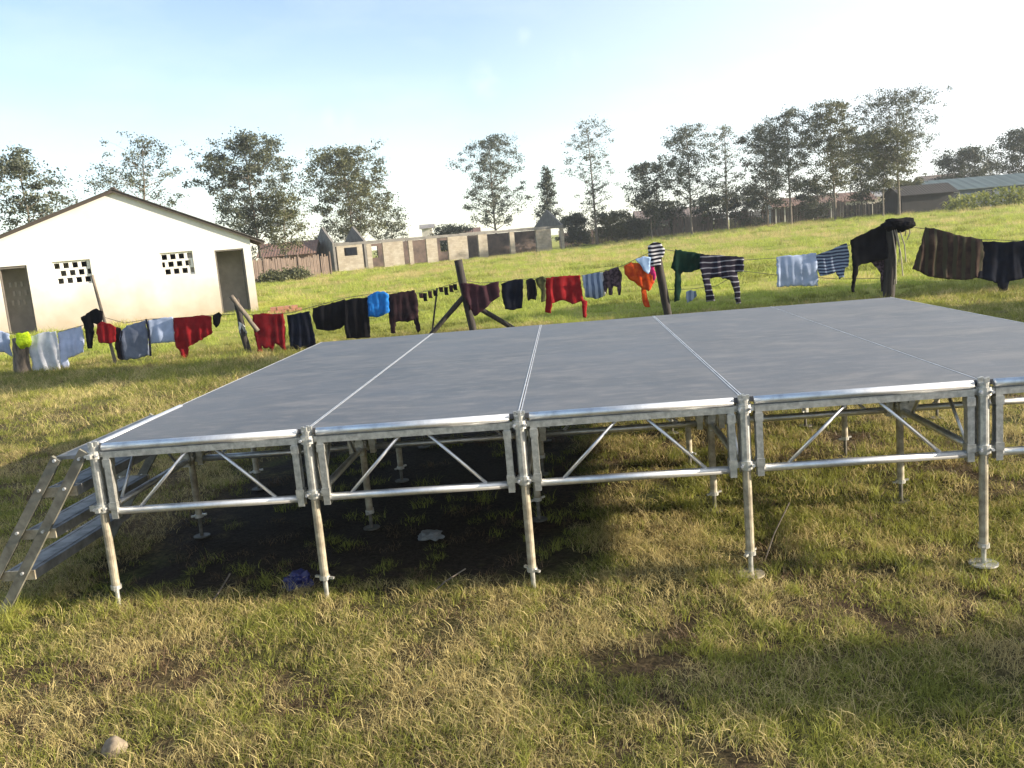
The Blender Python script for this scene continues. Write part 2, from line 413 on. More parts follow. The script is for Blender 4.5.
dark_wall = simple('inner_wall', (.50, .47, .42), (.38, .35, .31), 3, .9)
def wall_grid(bm, s0, s1, z1f, thick, openings, extra_s=()):
    "wall in the local XZ plane, front at y=0, back at y=thick; rectangular openings; top follows z1f"
    ss = sorted(set([s0, s1] + [o[0] for o in openings] + [o[1] for o in openings] + list(extra_s)))
    zs_all = sorted(set([0] + [o[2] for o in openings] + [o[3] for o in openings]))
    for a, b_ in zip(ss[:-1], ss[1:]):
        mid = (a+b_)/2; ops = sorted([(o[2], o[3]) for o in openings if o[0]-1e-6 <= a and b_ <= o[1]+1e-6])
        z = -.4; spans = []
        for (p, q) in ops:
            if p > z: spans.append((z, p, False))
            z = q
        spans.append((z, None, True))
        for (p, q, top) in spans:
            if top: za, zb = z1f(a), z1f(b_)
            else: za = zb = q
            V = [bm.verts.new(v) for v in ((a, 0, p), (b_, 0, p), (b_, 0, zb), (a, 0, za), (a, thick, p), (b_, thick, p), (b_, thick, zb), (a, thick, za))]
            for f in ((0,1,2,3),(7,6,5,4),(0,4,5,1),(3,2,6,7),(0,3,7,4),(1,5,6,2)): bm.faces.new([V[i] for i in f])
    bmesh.ops.remove_doubles(bm, verts=bm.verts, dist=1e-4)
    seen = {}
    for f in list(bm.faces):   # drop the doubled inner faces between columns
        k = tuple(sorted(v.index for v in f.verts)); 
    bm.verts.index_update()
    for f in list(bm.faces):
        k = tuple(sorted(v.index for v in f.verts)); seen.setdefault(k, []).append(f)
    dl = [f for fs in seen.values() if len(fs) > 1 for f in fs]
    if dl: bmesh.ops.delete(bm, geom=dl, context='FACES')
def ring(bm, a, b, c, d, w, y0, y1):
    "closed rectangular frame in the XZ plane, one connected piece"
    P = [(a, c), (b, c), (b, d), (a, d)]; Q = [(a+w, c+w), (b-w, c+w), (b-w, d-w), (a+w, d-w)]
    V = [[bm.verts.new((x, y, z)) for x, z in L] for L in (P, Q) for y in (y0, y1)]
    for i in range(4):
        j = (i+1) % 4
        for A, B in ((V[0], V[2]), (V[2], V[3]), (V[3], V[1]), (V[1], V[0])): bm.faces.new((A[i], A[j], B[j], B[i]))
def build_house():
    zg = g0(-12, 27.5)
    # local x runs along the facade, 0 = right-hand corner at 7.70
    root = empty('block_building', (HC.x, HC.y, zg), HOUSE_A)
    tag(root, 'white plastered single storey building with gable end facing the washing line', 'building')
    S = 7.70; rs = 3.20 - S; L = -2.0 - S
    pr, pl = .448, .345; zr = 4.80
    top = lambda s: zr - pr*(s-rs) if s > rs else zr - pl*(rs-s)
    ops = [(6.38-S, 7.42-S, -.4, 2.40), (-.92-S, 0-S, -.4, 2.43), (4.46-S, 5.60-S, 1.60, 2.46), (.82-S, 2.08-S, 1.60, 2.46)]
    bm = bmesh.new(); wall_grid(bm, L, 0, top, .2, ops, (rs,))
    D = 6.6
    box(bm, -.2, 0, .202, D, -.4, top(0)-.05); box(bm, L, L+.2, .202, D, -.4, top(L)-.05)
    w = obj('wall', bm, plaster, root)
    inv = (Matrix.Translation((HC.x, HC.y, zg)) @ Matrix.Rotation(HOUSE_A, 4, 'Z')).inverted()
    nn_ = Vector((-math.sin(HOUSE_A), math.cos(HOUSE_A), 0))
    va = inv @ on_plane(11, 286, Vector((HC.x, HC.y, 0))+nn_*(D-.2), nn_); vb = inv @ on_plane(32, 305, Vector((HC.x, HC.y, 0))+nn_*(D-.2), nn_)
    VO = (va.x, vb.x, vb.z, va.z)
    bm = bmesh.new()
    wall_grid(bm, L+.2, -.2, lambda s: top(s)-.05, .2, [VO], (rs,))
    for v in bm.verts: v.co.y += D-.2
    pa = inv @ on_plane(9, 283, Vector((HC.x, HC.y, 0))+nn_*1.5, nn_); pb = inv @ on_plane(30, 304, Vector((HC.x, HC.y, 0))+nn_*1.5, nn_)
    box(bm, L+.201, 1.3-S, 1.5, 1.65, -.3, 2.5)
    b4 = bmesh.new(); sx_, sz_ = (pb.x-pa.x)/6, (pa.z-pb.z)/5
    for r in range(3):
        for c in range(3):
            xx = pa.x + sx_*(c*2+(r % 2)*.9); zz = pb.z + sz_*(r*2)
            box(b4, xx, xx+sx_*.8, 1.44, 1.4995, zz, zz+sz_*1.1)
            o_ = obj('vent_block', b4, plaster, root); b4 = bmesh.new()
    b4.free()
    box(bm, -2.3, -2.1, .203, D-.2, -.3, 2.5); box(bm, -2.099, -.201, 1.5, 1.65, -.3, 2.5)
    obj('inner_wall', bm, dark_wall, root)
    bm = bmesh.new(); box(bm, L+.2, -.2, .2, D-.2, -.3, .03); obj('floor_slab', bm, simple('concrete', (.3, .28, .25)), root)
    # corrugated roof
    bm = bmesh.new(); eR, eL = .55, L-.6; y0, y1 = -.16, D+.3; n = 90
    for sgn, e in ((1, eR), (-1, eL)):
        rows = []
        for i in range(n+1):
            y = y0 + (y1-y0)*i/n; c = .012*math.sin(i*2.1)
            z0 = zr+.07+c; ze = top(e)+.07+c
            rows.append([bm.verts.new((rs, y, z0)), bm.verts.new((e, y, ze)), bm.verts.new((rs, y, z0-.02)), bm.verts.new((e, y, ze-.02))])
        for i in range(n):
            A, B = rows[i], rows[i+1]
            bm.faces.new((A[0], A[1], B[1], B[0])); bm.faces.new((A[2], B[2], B[3], A[3])); bm.faces.new((A[1], A[3], B[3], B[1]))
        bm.faces.new((rows[0][0], rows[0][2], rows[0][3], rows[0][1])); bm.faces.new((rows[-1][0], rows[-1][1], rows[-1][3], rows[-1][2]))
    rf = obj('roof', bm, roof_iron, root)
    bm = bmesh.new()
    for sgn, e in ((1, eR-.02), (-1, eL+.02)):
        for yy in (-.10, 1.5, 3.5, 5.5):
            bar(bm, (rs, yy, zr-.01), (e, yy, top(e)-.01), .05, .10)
    box(bm, rs-.06, rs+.06, -.19, D+.3, zr+.085, zr+.12)
    obj('roof_timber', bm, simple('dark_timber', (.07, .055, .045)), rf)
    # breeze block windows
    def vent_block(s0, s1, z0, z1, nm, first):
        fr = bmesh.new(); f = .025
        ring(fr, s0, s1, z0, z1, f, .07, .16)
        fo = obj('window', fr, plaster, root)
        b2 = bmesh.new(); rows = 3; rh = (z1-z0-2*f)/rows; pitch = .30; hw = .19; hh = .19
        for r in range(rows):
            za = z0+f+r*rh; zc0 = za+(rh-hh)/2; zc1 = zc0+hh
            box(b2, s0, s1, .075, .155, za, zc0-.0005); box(b2, s0, s1, .075, .155, zc1+.0005, za+rh)
            off = {0: .10, 1: .22 if first else -.06, 2: .04}[r]; x = s0; h = s0+off
            if off < 0: x = s0 + hw + off + .0; h = s0 + off + pitch
            while h < s1:
                if h > x: box(b2, x, min(h, s1), .07, .16, zc0, zc1)
                x = h+hw; h += pitch
            if x < s1: box(b2, x, s1, .07, .16, zc0, zc1)
        obj('vent_lattice', b2, plaster, fo)
    vent_block(4.46-S, 5.60-S, 1.60, 2.46, 'r', False); vent_block(.82-S, 2.08-S, 1.60, 2.46, 'l', True)
    fo = None
    b2 = bmesh.new(); s0, s1, z0, z1 = VO
    hq, wq = (z1-z0)/3, (s1-s0)/4
    for i in range(4): box(b2, s0, s1, D-.16, D-.08, z0+i*hq-.07 if i else z0, z0+i*hq+.07 if i < 3 else z1)
    for i in range(5): box(b2, s0+i*wq-.08 if i else s0, s0+i*wq+.08 if i < 4 else s1, D-.165, D-.075, z0, z1)
    obj('rear_vent', b2, plaster, root)
    # open door leaves and frames
    tim = simple('door_timber', (.17, .15, .13), (.11, .10, .09), 5, .7)
    for (a, b_) in ((6.38-S, 7.42-S), (-.92-S, -S)):
        b3 = bmesh.new()
        box(b3, a, a+.05, .03, .17, .03, 2.38); box(b3, b_-.05, b_, .03, .17, .03, 2.38); box(b3, a, b_, .025, .175, 2.35, 2.3995)
        fr = obj('door_frame', b3, tim, root)
    b3 = bmesh.new(); box(b3, 7.42-S-.10, 7.42-S-.055, .18, 1.1, .05, 2.33); obj('door_leaf', b3, tim, root)
build_house()

# ------------------------------------------------------------------ clothes plane
CP = Vector((0, 13.6, 0)); CN = Vector((-.05, 1, 0)).normalized(); CT = Vector((1, .05, 0)).normalized()
def cl(u, v, off=0.0):
    "point on the washing line plane, off metres towards the camera"
    return on_plane(u, v, CP - CN*off, CN)
def fabric(name, c, c2=None, stripes=None, scale=5, rough=.9, horiz=True, sharp=.5, width=.5):
    m, n, l, b = mat_new(name); t = n.new('ShaderNodeTexCoord'); O = t.outputs['Object']
    ns = noise_node(n, l, scale, 4, O); fine = noise_node(n, l, 60, 3, O)
    c2 = c2 or tuple(x*.75 for x in c)
    col = ramp(n, l, ns.outputs['Fac'], [(.38, c2), (.62, c)]).outputs[0]
    if stripes:
        sc, cs = stripes; sp = n.new('ShaderNodeSeparateXYZ'); l.new(O, sp.inputs[0])
        wv = noise_node(n, l, 2.0, 2, O)
        ad = n.new('ShaderNodeMath'); ad.operation = 'MULTIPLY_ADD'; ad.inputs[1].default_value = .10
        l.new(wv.outputs['Fac'], ad.inputs[0]); l.new(sp.outputs['Z' if horiz else 'X'], ad.inputs[2])
        mu = n.new('ShaderNodeMath'); mu.operation = 'MULTIPLY'; mu.inputs[1].default_value = sc; l.new(ad.outputs[0], mu.inputs[0])
        fr = n.new('ShaderNodeMath'); fr.operation = 'FRACT'; l.new(mu.outputs[0], fr.inputs[0])
        gt = n.new('ShaderNodeMath'); gt.operation = 'GREATER_THAN'; gt.inputs[1].default_value = width; l.new(fr.outputs[0], gt.inputs[0])
        col = mixc(n, l, gt.outputs[0], col, cs)
    l.new(col, b.inputs['Base Color']); b.inputs['Roughness'].default_value = rough; b.inputs['Specular IOR Level'].default_value = .08
    bump(n, l, b, fine.outputs['Fac'], .2, .003); return m
def inside(p, poly):
    c = False; j = len(poly)-1
    for i in range(len(poly)):
        a, b = poly[i], poly[j]
        if (a[1] > p[1]) != (b[1] > p[1]) and p[0] < (b[0]-a[0])*(p[1]-a[1])/(b[1]-a[1])+a[0]: c = not c
        j = i
    return c
def garment(name, label, cat, mat, outline, off=0.0, fold=(.035, .16), thick=.018, seed=0, group=None, jit=.012, parent=None):
    R = random.Random(seed*31+len(outline)); pts = [cl(u, v) for u, v in outline]
    top = max(p.z for p in pts); s_c = sum(p.dot(CT) for p in pts)/len(pts)
    P2 = [(p.dot(CT)-s_c, p.z-top) for p in pts]
    dense = []
    for i in range(len(P2)):
        a, b = P2[i], P2[(i+1) % len(P2)]; L = math.hypot(b[0]-a[0], b[1]-a[1]); k = max(1, int(L/.05))
        for q in range(k):
            t = q/k; jj = 0 if q == 0 else jit
            dense.append((a[0]+(b[0]-a[0])*t+R.uniform(-jj, jj), a[1]+(b[1]-a[1])*t+R.uniform(-jj, jj)))
    x0, x1 = min(p[0] for p in dense), max(p[0] for p in dense); z0 = min(p[1] for p in dense)
    inner = []; st = .036
    xx = x0+st*.7
    while xx < x1:
        zz = z0+st*.7
        while zz < 0:
            q = (xx+R.uniform(-.006, .006), zz+R.uniform(-.006, .006))
            if inside(q, dense) and min((q[0]-d[0])**2+(q[1]-d[1])**2 for d in dense) > (st*.55)**2: inner.append(q)
            zz += st
        xx += st
    nb = len(dense); V2 = [Vector(p) for p in dense+inner]
    r = geometry.delaunay_2d_cdt(V2, [(i, (i+1) % nb) for i in range(nb)], [list(range(nb))], 1, 1e-5)
    ov, oe, of = r[0], r[1], r[2]
    bm = bmesh.new(); amp, lam = fold; ph = R.uniform(0, 6.28)
    ecount = {}
    for f in of:
        for i in range(len(f)):
            k = tuple(sorted((f[i], f[(i+1) % len(f)]))); ecount[k] = ecount.get(k, 0)+1
    bd = set(v for e, c in ecount.items() if c == 1 for v in e)
    fr_, bk = [], []
    base = CP - CN*off
    org = CT*s_c + CN*(base.dot(CN)); org.z = top
    for i, p in enumerate(ov):
        dep = min(1.0, max(0, -p[1])/.35)
        w = p[0] + .10*noise.noise(Vector((p[0]*3, p[1]*1.2, seed)))
        d = .62*amp*(.2+.9*dep)*(math.sin(6.283*w/lam+ph)*(.5+noise.noise(Vector((w*4, seed, 1))))+.8*noise.noise(Vector((w*11, p[1]*.6, seed)))*1.6) + .02*noise.noise(Vector((p[0]*4, p[1]*4, seed+9)))
        d += .03*math.sin(p[1]*5+ph)*dep
        th = 0.004 if i in bd else thick*.6*(.35+.9*dep)
        b3 = CT*p[0] + Vector((0, 0, p[1]))
        fr_.append(bm.verts.new(b3 - CN*(d+th))); bk.append(bm.verts.new(b3 - CN*(d-th)))
    for f in of:
        try: bm.faces.new([fr_[i] for i in f]); bm.faces.new([bk[i] for i in f[::-1]])
        except ValueError: pass
    for (a, b), c in ecount.items():
        if c == 1:
            try: bm.faces.new((fr_[a], fr_[b], bk[b], bk[a]))
            except ValueError: pass
    o = obj(name, bm, mat, parent, smooth=True, loc=org if parent is None else None)
    if parent is None: tag(o, label, cat, group)
    return o
def crumple(name, label, cat, mat, c, size, seed=0, parent=None):
    bm = bmesh.new(); bmesh.ops.create_icosphere(bm, subdivisions=5, radius=1)
    for v in bm.verts:
        p = v.co.copy(); k = 1 + .30*noise.noise(p*1.6+Vector((seed, 0, 0))) + .16*abs(noise.noise(p*4+Vector((0, seed, 0))))-.05
        k += .10*abs(noise.noise(Vector((p.x*5, p.y*5, p.z*2+seed)))) + .05*noise.noise(p*10)
        p.z = max(-1, min(.72, p.z))
        v.co = Vector((p.x*size[0], p.y*size[1], p.z*size[2]))*k
    o = obj(name, bm, mat, parent, True, loc=c)
    if parent is None: tag(o, label, cat)
    return o
wood = simple('weathered_wood', (.032, .025, .022), (.014, .012, .011), 7, .85, bstr=.6, bdist=.01, sc3=(3, 3, .5))
wood_pale = simple('pale_wood', (.20, .165, .13), (.09, .075, .06), 7, .85, bstr=.5, bdist=.01, sc3=(3, 3, .5))
bark_log = simple('stump_bark', (.20, .16, .13), (.06, .05, .04), 9, .95, bstr=.8, bdist=.02, sc3=(2, 2, .6))
def pole(bm, a, b, r0, r1, seed=0, n=9):
    a, b = Vector(a), Vector(b); pts, rs = [], []
    for i in range(9):
        t = i/8; p = a.lerp(b, t); w = .012*math.sin(t*math.pi)
        p += Vector((noise.noise(Vector((t*3, seed, 0))), noise.noise(Vector((t*3, seed, 5))), 0))*w*2.5
        pts.append(p); rs.append((r0+(r1-r0)*t)*(1+.12*noise.noise(Vector((t*6, seed, 2)))))
    tube(bm, pts, rs, n)
def grd(P, dz=-.15): return Vector((P.x, P.y, g0(P.x, P.y)+dz))
def post_thing(name, label, top_px, base_px, r0, r1, off, mat, seed, braces=()):
    T = cl(*top_px, off); B = cl(*base_px, off); d = (T-B)
    z = g0(B.x, B.y); B2 = B + d*((z-.2-B.z)/d.z)
    root = empty(name, (B2.x, B2.y, z)); tag(root, label, 'post')
    o0 = Vector((B2.x, B2.y, z)); bm = bmesh.new(); pole(bm, B2-o0, T-o0, r0, r1, seed)
    obj('upright', bm, mat, root, True)
    for i, (pa, pb, oa, ob, r) in enumerate(braces):
        A = cl(*pa, oa); C = cl(*pb, ob); dd = C-A
        if abs(dd.z) > .05: C = A + dd*((g0(C.x, C.y)-.1-A.z)/dd.z)
        bm = bmesh.new(); pole(bm, A-o0, C-o0, r, r*.9, seed+i+3); obj('brace', bm, mat, root, True)
    return root
post_thing('log_stump', 'short thick tree stump post at the left end of the washing line', (20, 338), (23, 376), .17, .15, 0, bark_log, 1)
post_thing('line_post', 'thin leaning pole standing before the white building wall', (92, 275), (118, 372), .035, .03, .0, wood_pale, 2)
o = post_thing('line_post', 'dark upright post with a pale stick leaning across it', (236, 299), (249, 357), .075, .06, 0, wood, 3)
bm = bmesh.new(); pole(bm, cl(231, 296, .15), cl(258, 331, .12), .05, .045, 11)
tag(obj('leaning_stick', bm, wood_pale, None, True), 'pale stick leaning on the dark post beside the red shirt', 'stick')
post_thing('line_post', 'dark forked post held up by two slanting braces', (458, 260), (472, 327), .075, .085, 0, wood, 5,
           (((467, 293), (434, 331), 0.0, .1, .055), ((474, 305), (511, 327), 0.0, -.1, .055)))
post_thing('line_post', 'thin bent stick propping the row of socks', (437, 288), (433, 325), .018, .02, 0, wood, 6)
post_thing('line_post', 'dark post topped with striped cloth', (656, 250), (668, 315), .085, .09, 0, wood, 7)
post_thing('line_post', 'thick dark post carrying a black cloth bundle', (891, 222), (889, 293), .11, .12, 0, wood, 8)
# wires
wire = simple('wire', (.14, .13, .12), rough=.5, metal=.6, bstr=0)
def wire_thing(label, px, r=.006, off=0.0):
    bm = bmesh.new(); P = [cl(u, v, off) for u, v in px]; tube(bm, P, r, 5); return tag(obj('clothes_line', bm, wire), label, 'clothes line')
wire_thing('sagging wire strung from the stump to the striped cloth post',
           [(-25, 328), (8, 333), (30, 337), (62, 331), (84, 325), (103, 317), (125, 323), (150, 319), (175, 318), (214, 315), (238, 314), (258, 315), (290, 313), (315, 306),
            (345, 298), (370, 294), (392, 292), (418, 293), (440, 288), (462, 280), (480, 283), (500, 282), (525, 279), (546, 277), (581, 276), (603, 271), (622, 266), (640, 257), (655, 250)])
wire_thing('wire from the striped cloth post to the black bundle post', [(655, 248), (674, 251), (702, 255), (743, 260), (776, 258), (816, 255), (850, 245), (880, 228), (891, 224)])
wire_thing('low slack wire behind the striped jersey', [(660, 290), (690, 289), (716, 286), (743, 271), (776, 275), (840, 279), (890, 278)], .006, -.06)
wire_thing('wire carrying the brown skirt at the right', [(891, 224), (926, 229), (975, 239), (1024, 241), (1075, 236), (1120, 232)])
POST_R = cl(1120, 236)
# garments
K = dict(
 white=fabric('white_cloth', (.58, .60, .66), (.44, .46, .52)), pale=fabric('pale_blue_cloth', (.36, .43, .60), (.28, .34, .48)),
 neon=fabric('neon_cloth', (.62, .80, .03), (.45, .60, .02)), black=fabric('black_cloth', (.008, .008, .011), (.005, .005, .007)),
 navy=fabric('navy_cloth', (.008, .011, .022), (.005, .006, .012)), red=fabric('red_cloth', (.24, .014, .018), (.16, .008, .011)),
 darkred=fabric('dark_red_cloth', (.16, .010, .015), (.10, .007, .010)), grey=fabric('grey_blue_cloth', (.16, .18, .25), (.11, .13, .19)),
 blue=fabric('bright_blue_cloth', (.02, .17, .52), (.015, .11, .36)), maroon=fabric('maroon_cloth', (.055, .022, .030), (.03, .014, .02)),
 plum=fabric('plum_black_cloth', (.035, .018, .022), (.015, .010, .013)), olive=fabric('olive_cloth', (.06, .065, .03), (.03, .03, .015), scale=14),
 denim=fabric('denim_cloth', (.12, .16, .25), (.07, .10, .17), stripes=(9, (.26, .31, .42)), horiz=False),
 speck=fabric('speckled_cloth', (.10, .07, .09), (.02, .015, .02), scale=18), orange=fabric('orange_cloth', (.52, .085, .015), (.34, .035, .012), scale=9),
 pink=fabric('pink_cloth', (.42, .02, .13), (.3, .015, .10)), lblue=fabric('light_blue_cloth', (.35, .48, .70), (.26, .38, .6)),
 stripe=fabric('black_white_stripes', (.012, .012, .02), stripes=(13, (.42, .42, .46)), width=.55),
 stripe2=fabric('thin_white_stripes', (.018, .015, .028), stripes=(9, (.22, .22, .26)), width=.8),
 stripe3=fabric('grey_blue_stripes', (.035, .045, .09), stripes=(15, (.20, .25, .34)), width=.5),
 green=fabric('dark_green_cloth', (.006, .028, .020), (.004, .018, .012)), brown=fabric('brown_skirt_cloth', (.060, .040, .032), (.030, .020, .020), stripes=(5.5, (.050, .046, .032)), horiz=False, width=.6),
 aqua=fabric('aqua_cloth', (.42, .62, .70)))
garment('towel', 'pale blue towel cut by the left picture edge beside the stump', 'towel', K['pale'], [(-14, 329), (2, 331), (10, 334), (11, 350), (12, 357), (4, 352), (-14, 350)], .0, seed=1)
crumple('shirt', 'neon yellow shirt bunched over the stump', 'shirt', K['neon'], cl(23.5, 339.5, .17), (.16, .12, .17), 3)
garment('towel', 'white towel hanging lowest beside the stump', 'towel', K['white'], [(31, 336), (44, 332), (57, 331), (60, 345), (61, 370), (48, 371), (32, 373), (30, 350)], .04, (.05, .2), seed=2)
garment('towel', 'pale blue white towel between the white towel and the black trousers', 'towel', fabric('ice_cloth', (.42, .48, .66), (.34, .39, .55)), [(57, 333), (68, 329), (81, 326), (84, 340), (84, 352), (72, 357), (68, 358), (69, 369), (63, 369), (60, 356)], -.02, seed=3)
garment('trousers', 'black trousers slung over the wire before the leaning pole', 'trousers', K['black'], [(82, 317), (90, 312), (98, 308), (104, 311), (103, 326), (97, 324), (94, 323), (95, 335), (94, 348), (90, 348), (87, 335)], .06, seed=4)
garment('shirt', 'small red top beside the leaning pole', 'shirt', K['red'], [(99, 324), (104, 321), (112, 323), (118, 327), (118, 341), (111, 343), (101, 342), (98, 333)], .10, seed=5)
garment('shirt', 'small brown black top squeezed between red top and grey cloth', 'shirt', K['plum'], [(115, 327), (121, 328), (123, 345), (123, 360), (119, 358), (116, 345)], .02, seed=6)
gg = garment('pillow_case', 'grey blue cloth with dark edges left of the pale square', 'cloth', K['grey'], [(122, 331), (128, 325), (146, 320), (149, 331), (150, 355), (140, 358), (125, 360), (121, 345)], .05, (.02, .3), .03, seed=7)
bm = bmesh.new()
tube(bm, [cl(a, b, .085)-gg.location for a, b in ((146, 319), (149, 331), (150, 345), (150.5, 356))], .022, 6); obj('dark_edging', bm, K['navy'], gg, True); bm = bmesh.new(); tube(bm, [cl(a, b, .07)-gg.location for a, b in ((122, 331), (121, 345), (123, 360))], .025, 6)
obj('dark_edging', bm, K['navy'], gg, True)
garment('towel', 'pale blue square cloth left of the red long shirt', 'towel', K['pale'], [(148, 320), (160, 318), (173, 317), (175, 330), (176, 342), (160, 343), (150, 344)], .0, (.02, .25), seed=8)
garment('shirt', 'bright red long shirt with one sleeve hanging down', 'shirt', K['red'], [(174, 318), (190, 317), (205, 315), (212, 316), (214, 332), (207, 337), (196, 343), (189, 347), (188, 359), (182, 360), (180, 350), (177, 347)], .04, (.03, .2), seed=9)
garment('sock', 'dark scrap of cloth right of the red long shirt', 'sock', K['black'], [(213, 315), (219, 312), (222, 315), (220, 323), (216, 328), (213, 324)], .0, seed=10)
garment('cloth', 'small black and white rag hanging by the dark post', 'rag', fabric('rag_cloth', (.6, .6, .58), (.03, .03, .03), scale=12), [(240, 321), (246, 326), (248, 334), (243, 336), (240, 330)], .08, seed=11)
garment('shirt', 'dark red shirt hung upside down with long sleeves', 'shirt', K['darkred'], [(253, 315), (262, 313), (275, 314), (284, 313), (286, 330), (286, 345), (291, 355), (288, 357), (283, 348), (280, 345), (276, 343), (273, 352), (270, 347), (265, 348), (263, 345), (265, 356), (263, 364), (260, 358), (258, 345), (254, 330)], .05, (.03, .18), seed=12)
garment('trousers', 'straight black cloth right of the dark red shirt', 'trousers', K['navy'], [(287, 315), (298, 313), (310, 311), (313, 325), (318, 347), (317, 360), (294, 364), (290, 340)], .04, seed=13)
garment('shirt', 'wide black top with rounded hem', 'shirt', K['black'], [(313, 308), (325, 305), (345, 299), (347, 312), (346, 324), (340, 329), (328, 331), (316, 329), (313, 318)], .02, seed=14)
garment('trousers', 'black cloth hanging down to the stage left of the blue cloth', 'trousers', K['black'], [(344, 300), (356, 298), (369, 297), (370, 315), (371, 337), (360, 338), (347, 338), (345, 322)], .06, seed=15)
garment('shirt', 'bright blue shirt bunched between black garments', 'shirt', K['blue'], [(368, 296), (375, 292), (384, 291), (389, 294), (390, 312), (384, 315), (377, 317), (369, 316)], .08, (.04, .08), .05, seed=16)
garment('shirt', 'plum black shirt with two dangling sleeves', 'shirt', K['plum'], [(389, 294), (400, 292), (415, 290), (418, 300), (419, 316), (421, 330), (418, 333), (414, 320), (408, 322), (400, 321), (396, 322), (396, 333), (391, 333), (389, 315)], .03, seed=17)
sock_c = [(421, 293), (425, 293), (430, 291), (435, 290), (441, 287), (446, 287), (451, 285), (455, 284)]
for i, (u, v) in enumerate(sock_c):
    h = 5 + (i*7 % 4)
    garment('sock', 'small dark sock in the row of socks left of the forked post', 'sock', K['black'] if i % 2 else K['plum'],
            [(u-2, v), (u+2, v), (u+2.2, v+h-2), (u+3, v+h), (u-1, v+h), (u-1.8, v+3)], .03, (.008, .1), .012, seed=20+i, group='dark socks on the wire', jit=.004)
garment('shirt', 'maroon shawl draped beside the forked post', 'shirt', K['maroon'], [(461, 283), (470, 283), (485, 285), (499, 281), (500, 296), (494, 300), (488, 306), (480, 312), (475, 316), (470, 306), (464, 296)], .13, (.04, .2), seed=30)
garment('shorts', 'black square cloth right of the maroon shawl', 'cloth', K['navy'], [(501, 284), (512, 280), (523, 279), (523, 292), (522, 308), (514, 310), (505, 309), (502, 297)], .03, seed=31)
garment('shirt', 'ragged black child garment', 'clothing', K['black'], [(526, 280), (531, 278), (535, 280), (537, 292), (536, 300), (531, 299), (528, 301), (527, 291)], .03, seed=32)
garment('shirt', 'ragged olive garment touching the red shirt', 'clothing', K['olive'], [(535, 279), (543, 276), (546, 279), (545, 301), (541, 302), (541, 290), (537, 285)], .06, seed=33)
garment('shirt', 'wide red shirt with drooping sleeves between olive and denim', 'shirt', K['red'], [(545, 278), (560, 276), (580, 275), (582, 290), (583, 299), (587, 301), (586, 318), (583, 317), (581, 301), (572, 304), (563, 300), (552, 303), (551, 313), (545, 312), (546, 295)], .03, (.03, .2), seed=34)
garment('skirt', 'grey blue denim skirt with pale vertical streaks', 'skirt', K['denim'], [(582, 275), (592, 274), (600, 272), (603, 285), (603, 297), (595, 299), (585, 297)], .02, (.03, .07), seed=35)
garment('shirt', 'pale strip of cloth behind the speckled top', 'cloth', K['white'], [(599, 273), (603, 272), (606, 285), (605, 296), (602, 296), (601, 285)], -.03, seed=36)
garment('shirt', 'dark speckled top with hanging tassels', 'shirt', K['speck'], [(603, 272), (611, 269), (618, 267), (622, 275), (621, 285), (620, 295), (618, 295), (617, 287), (613, 286), (612, 295), (609, 295), (608, 287), (606, 294), (604, 290)], .05, seed=37)
garment('trousers', 'orange patterned cloth draped in a loose bundle', 'cloth', K['orange'], [(623, 266), (630, 262), (638, 263), (646, 268), (653, 276), (654, 282), (648, 291), (641, 288), (635, 283), (628, 279), (624, 274)], .12, (.04, .12), .05, seed=38)
garment('trousers', 'thin orange sash dangling below the orange cloth', 'sash', K['orange'], [(641, 288), (646, 290), (647, 297), (650, 307), (645, 307), (642, 300)], .05, seed=39)
garment('shirt', 'pink cloth hanging against the striped cloth post', 'cloth', K['pink'], [(648, 264), (653, 266), (655, 278), (652, 284), (647, 279)], .15, seed=40)
garment('shirt', 'light blue top laid over the orange cloth', 'shirt', K['lblue'], [(634, 259), (642, 256), (649, 257), (649, 268), (647, 274), (642, 270), (639, 264)], .19, seed=41)
so = garment('shirt', 'black and white striped top wrapped over the post', 'shirt', K['stripe'], [(647, 246), (653, 242), (660, 243), (664, 249), (663, 255), (660, 259), (660, 266), (649, 266), (648, 258)], .13, (.02, .3), .07, seed=42)
garment('shirt', 'dark green jersey with one sleeve hanging to the grass', 'jersey', K['green'], [(675, 249), (685, 251), (702, 254), (702, 268), (692, 272), (683, 272), (681, 274), (681, 288), (679, 300), (674, 302), (674, 290), (675, 272), (671, 268), (673, 258)], .03, seed=43)
garment('cloth', 'small crumpled grey blue rag low beside the green sleeve', 'rag', K['denim'], [(686, 292), (691, 290), (696, 291), (697, 296), (692, 301), (687, 303)], .0, seed=44)
garment('shirt', 'black jersey with thin white stripes and long sleeves', 'jersey', K['stripe2'], [(700, 254), (715, 255), (743, 257), (743, 271), (737, 272), (738, 280), (741, 303), (736, 304), (733, 290), (729, 280), (717, 277), (709, 279), (712, 291), (715, 301), (706, 302), (704, 288), (699, 268)], .05, (.02, .3), seed=45)
garment('towel', 'plain pale blue towel between two striped garments', 'towel', K['pale'], [(776, 257), (795, 255), (816, 253), (817, 270), (818, 286), (796, 286), (777, 287), (776, 270)], .03, (.02, .12), seed=46)
garment('shirt', 'grey blue striped shirt left of the black sheet', 'shirt', K['stripe3'], [(816, 255), (832, 249), (846, 243), (849, 256), (848, 266), (844, 268), (843, 277), (838, 279), (835, 272), (826, 275), (819, 276), (817, 268)], .04, (.03, .12), seed=47)
garment('cloth', 'big black sheet stretched up to the bundle post', 'cloth', K['black'], [(850, 240), (868, 231), (884, 223), (887, 240), (887, 258), (872, 262), (860, 264), (857, 266), (855, 280), (854, 292), (851, 292), (851, 262)], .05, (.02, .3), seed=48)
bb = crumple('cloth_bundle', 'black cloth bundle heaped on top of the thick dark post', 'cloth', K['black'], cl(899, 224, .05), (.31, .18, .15), 5)
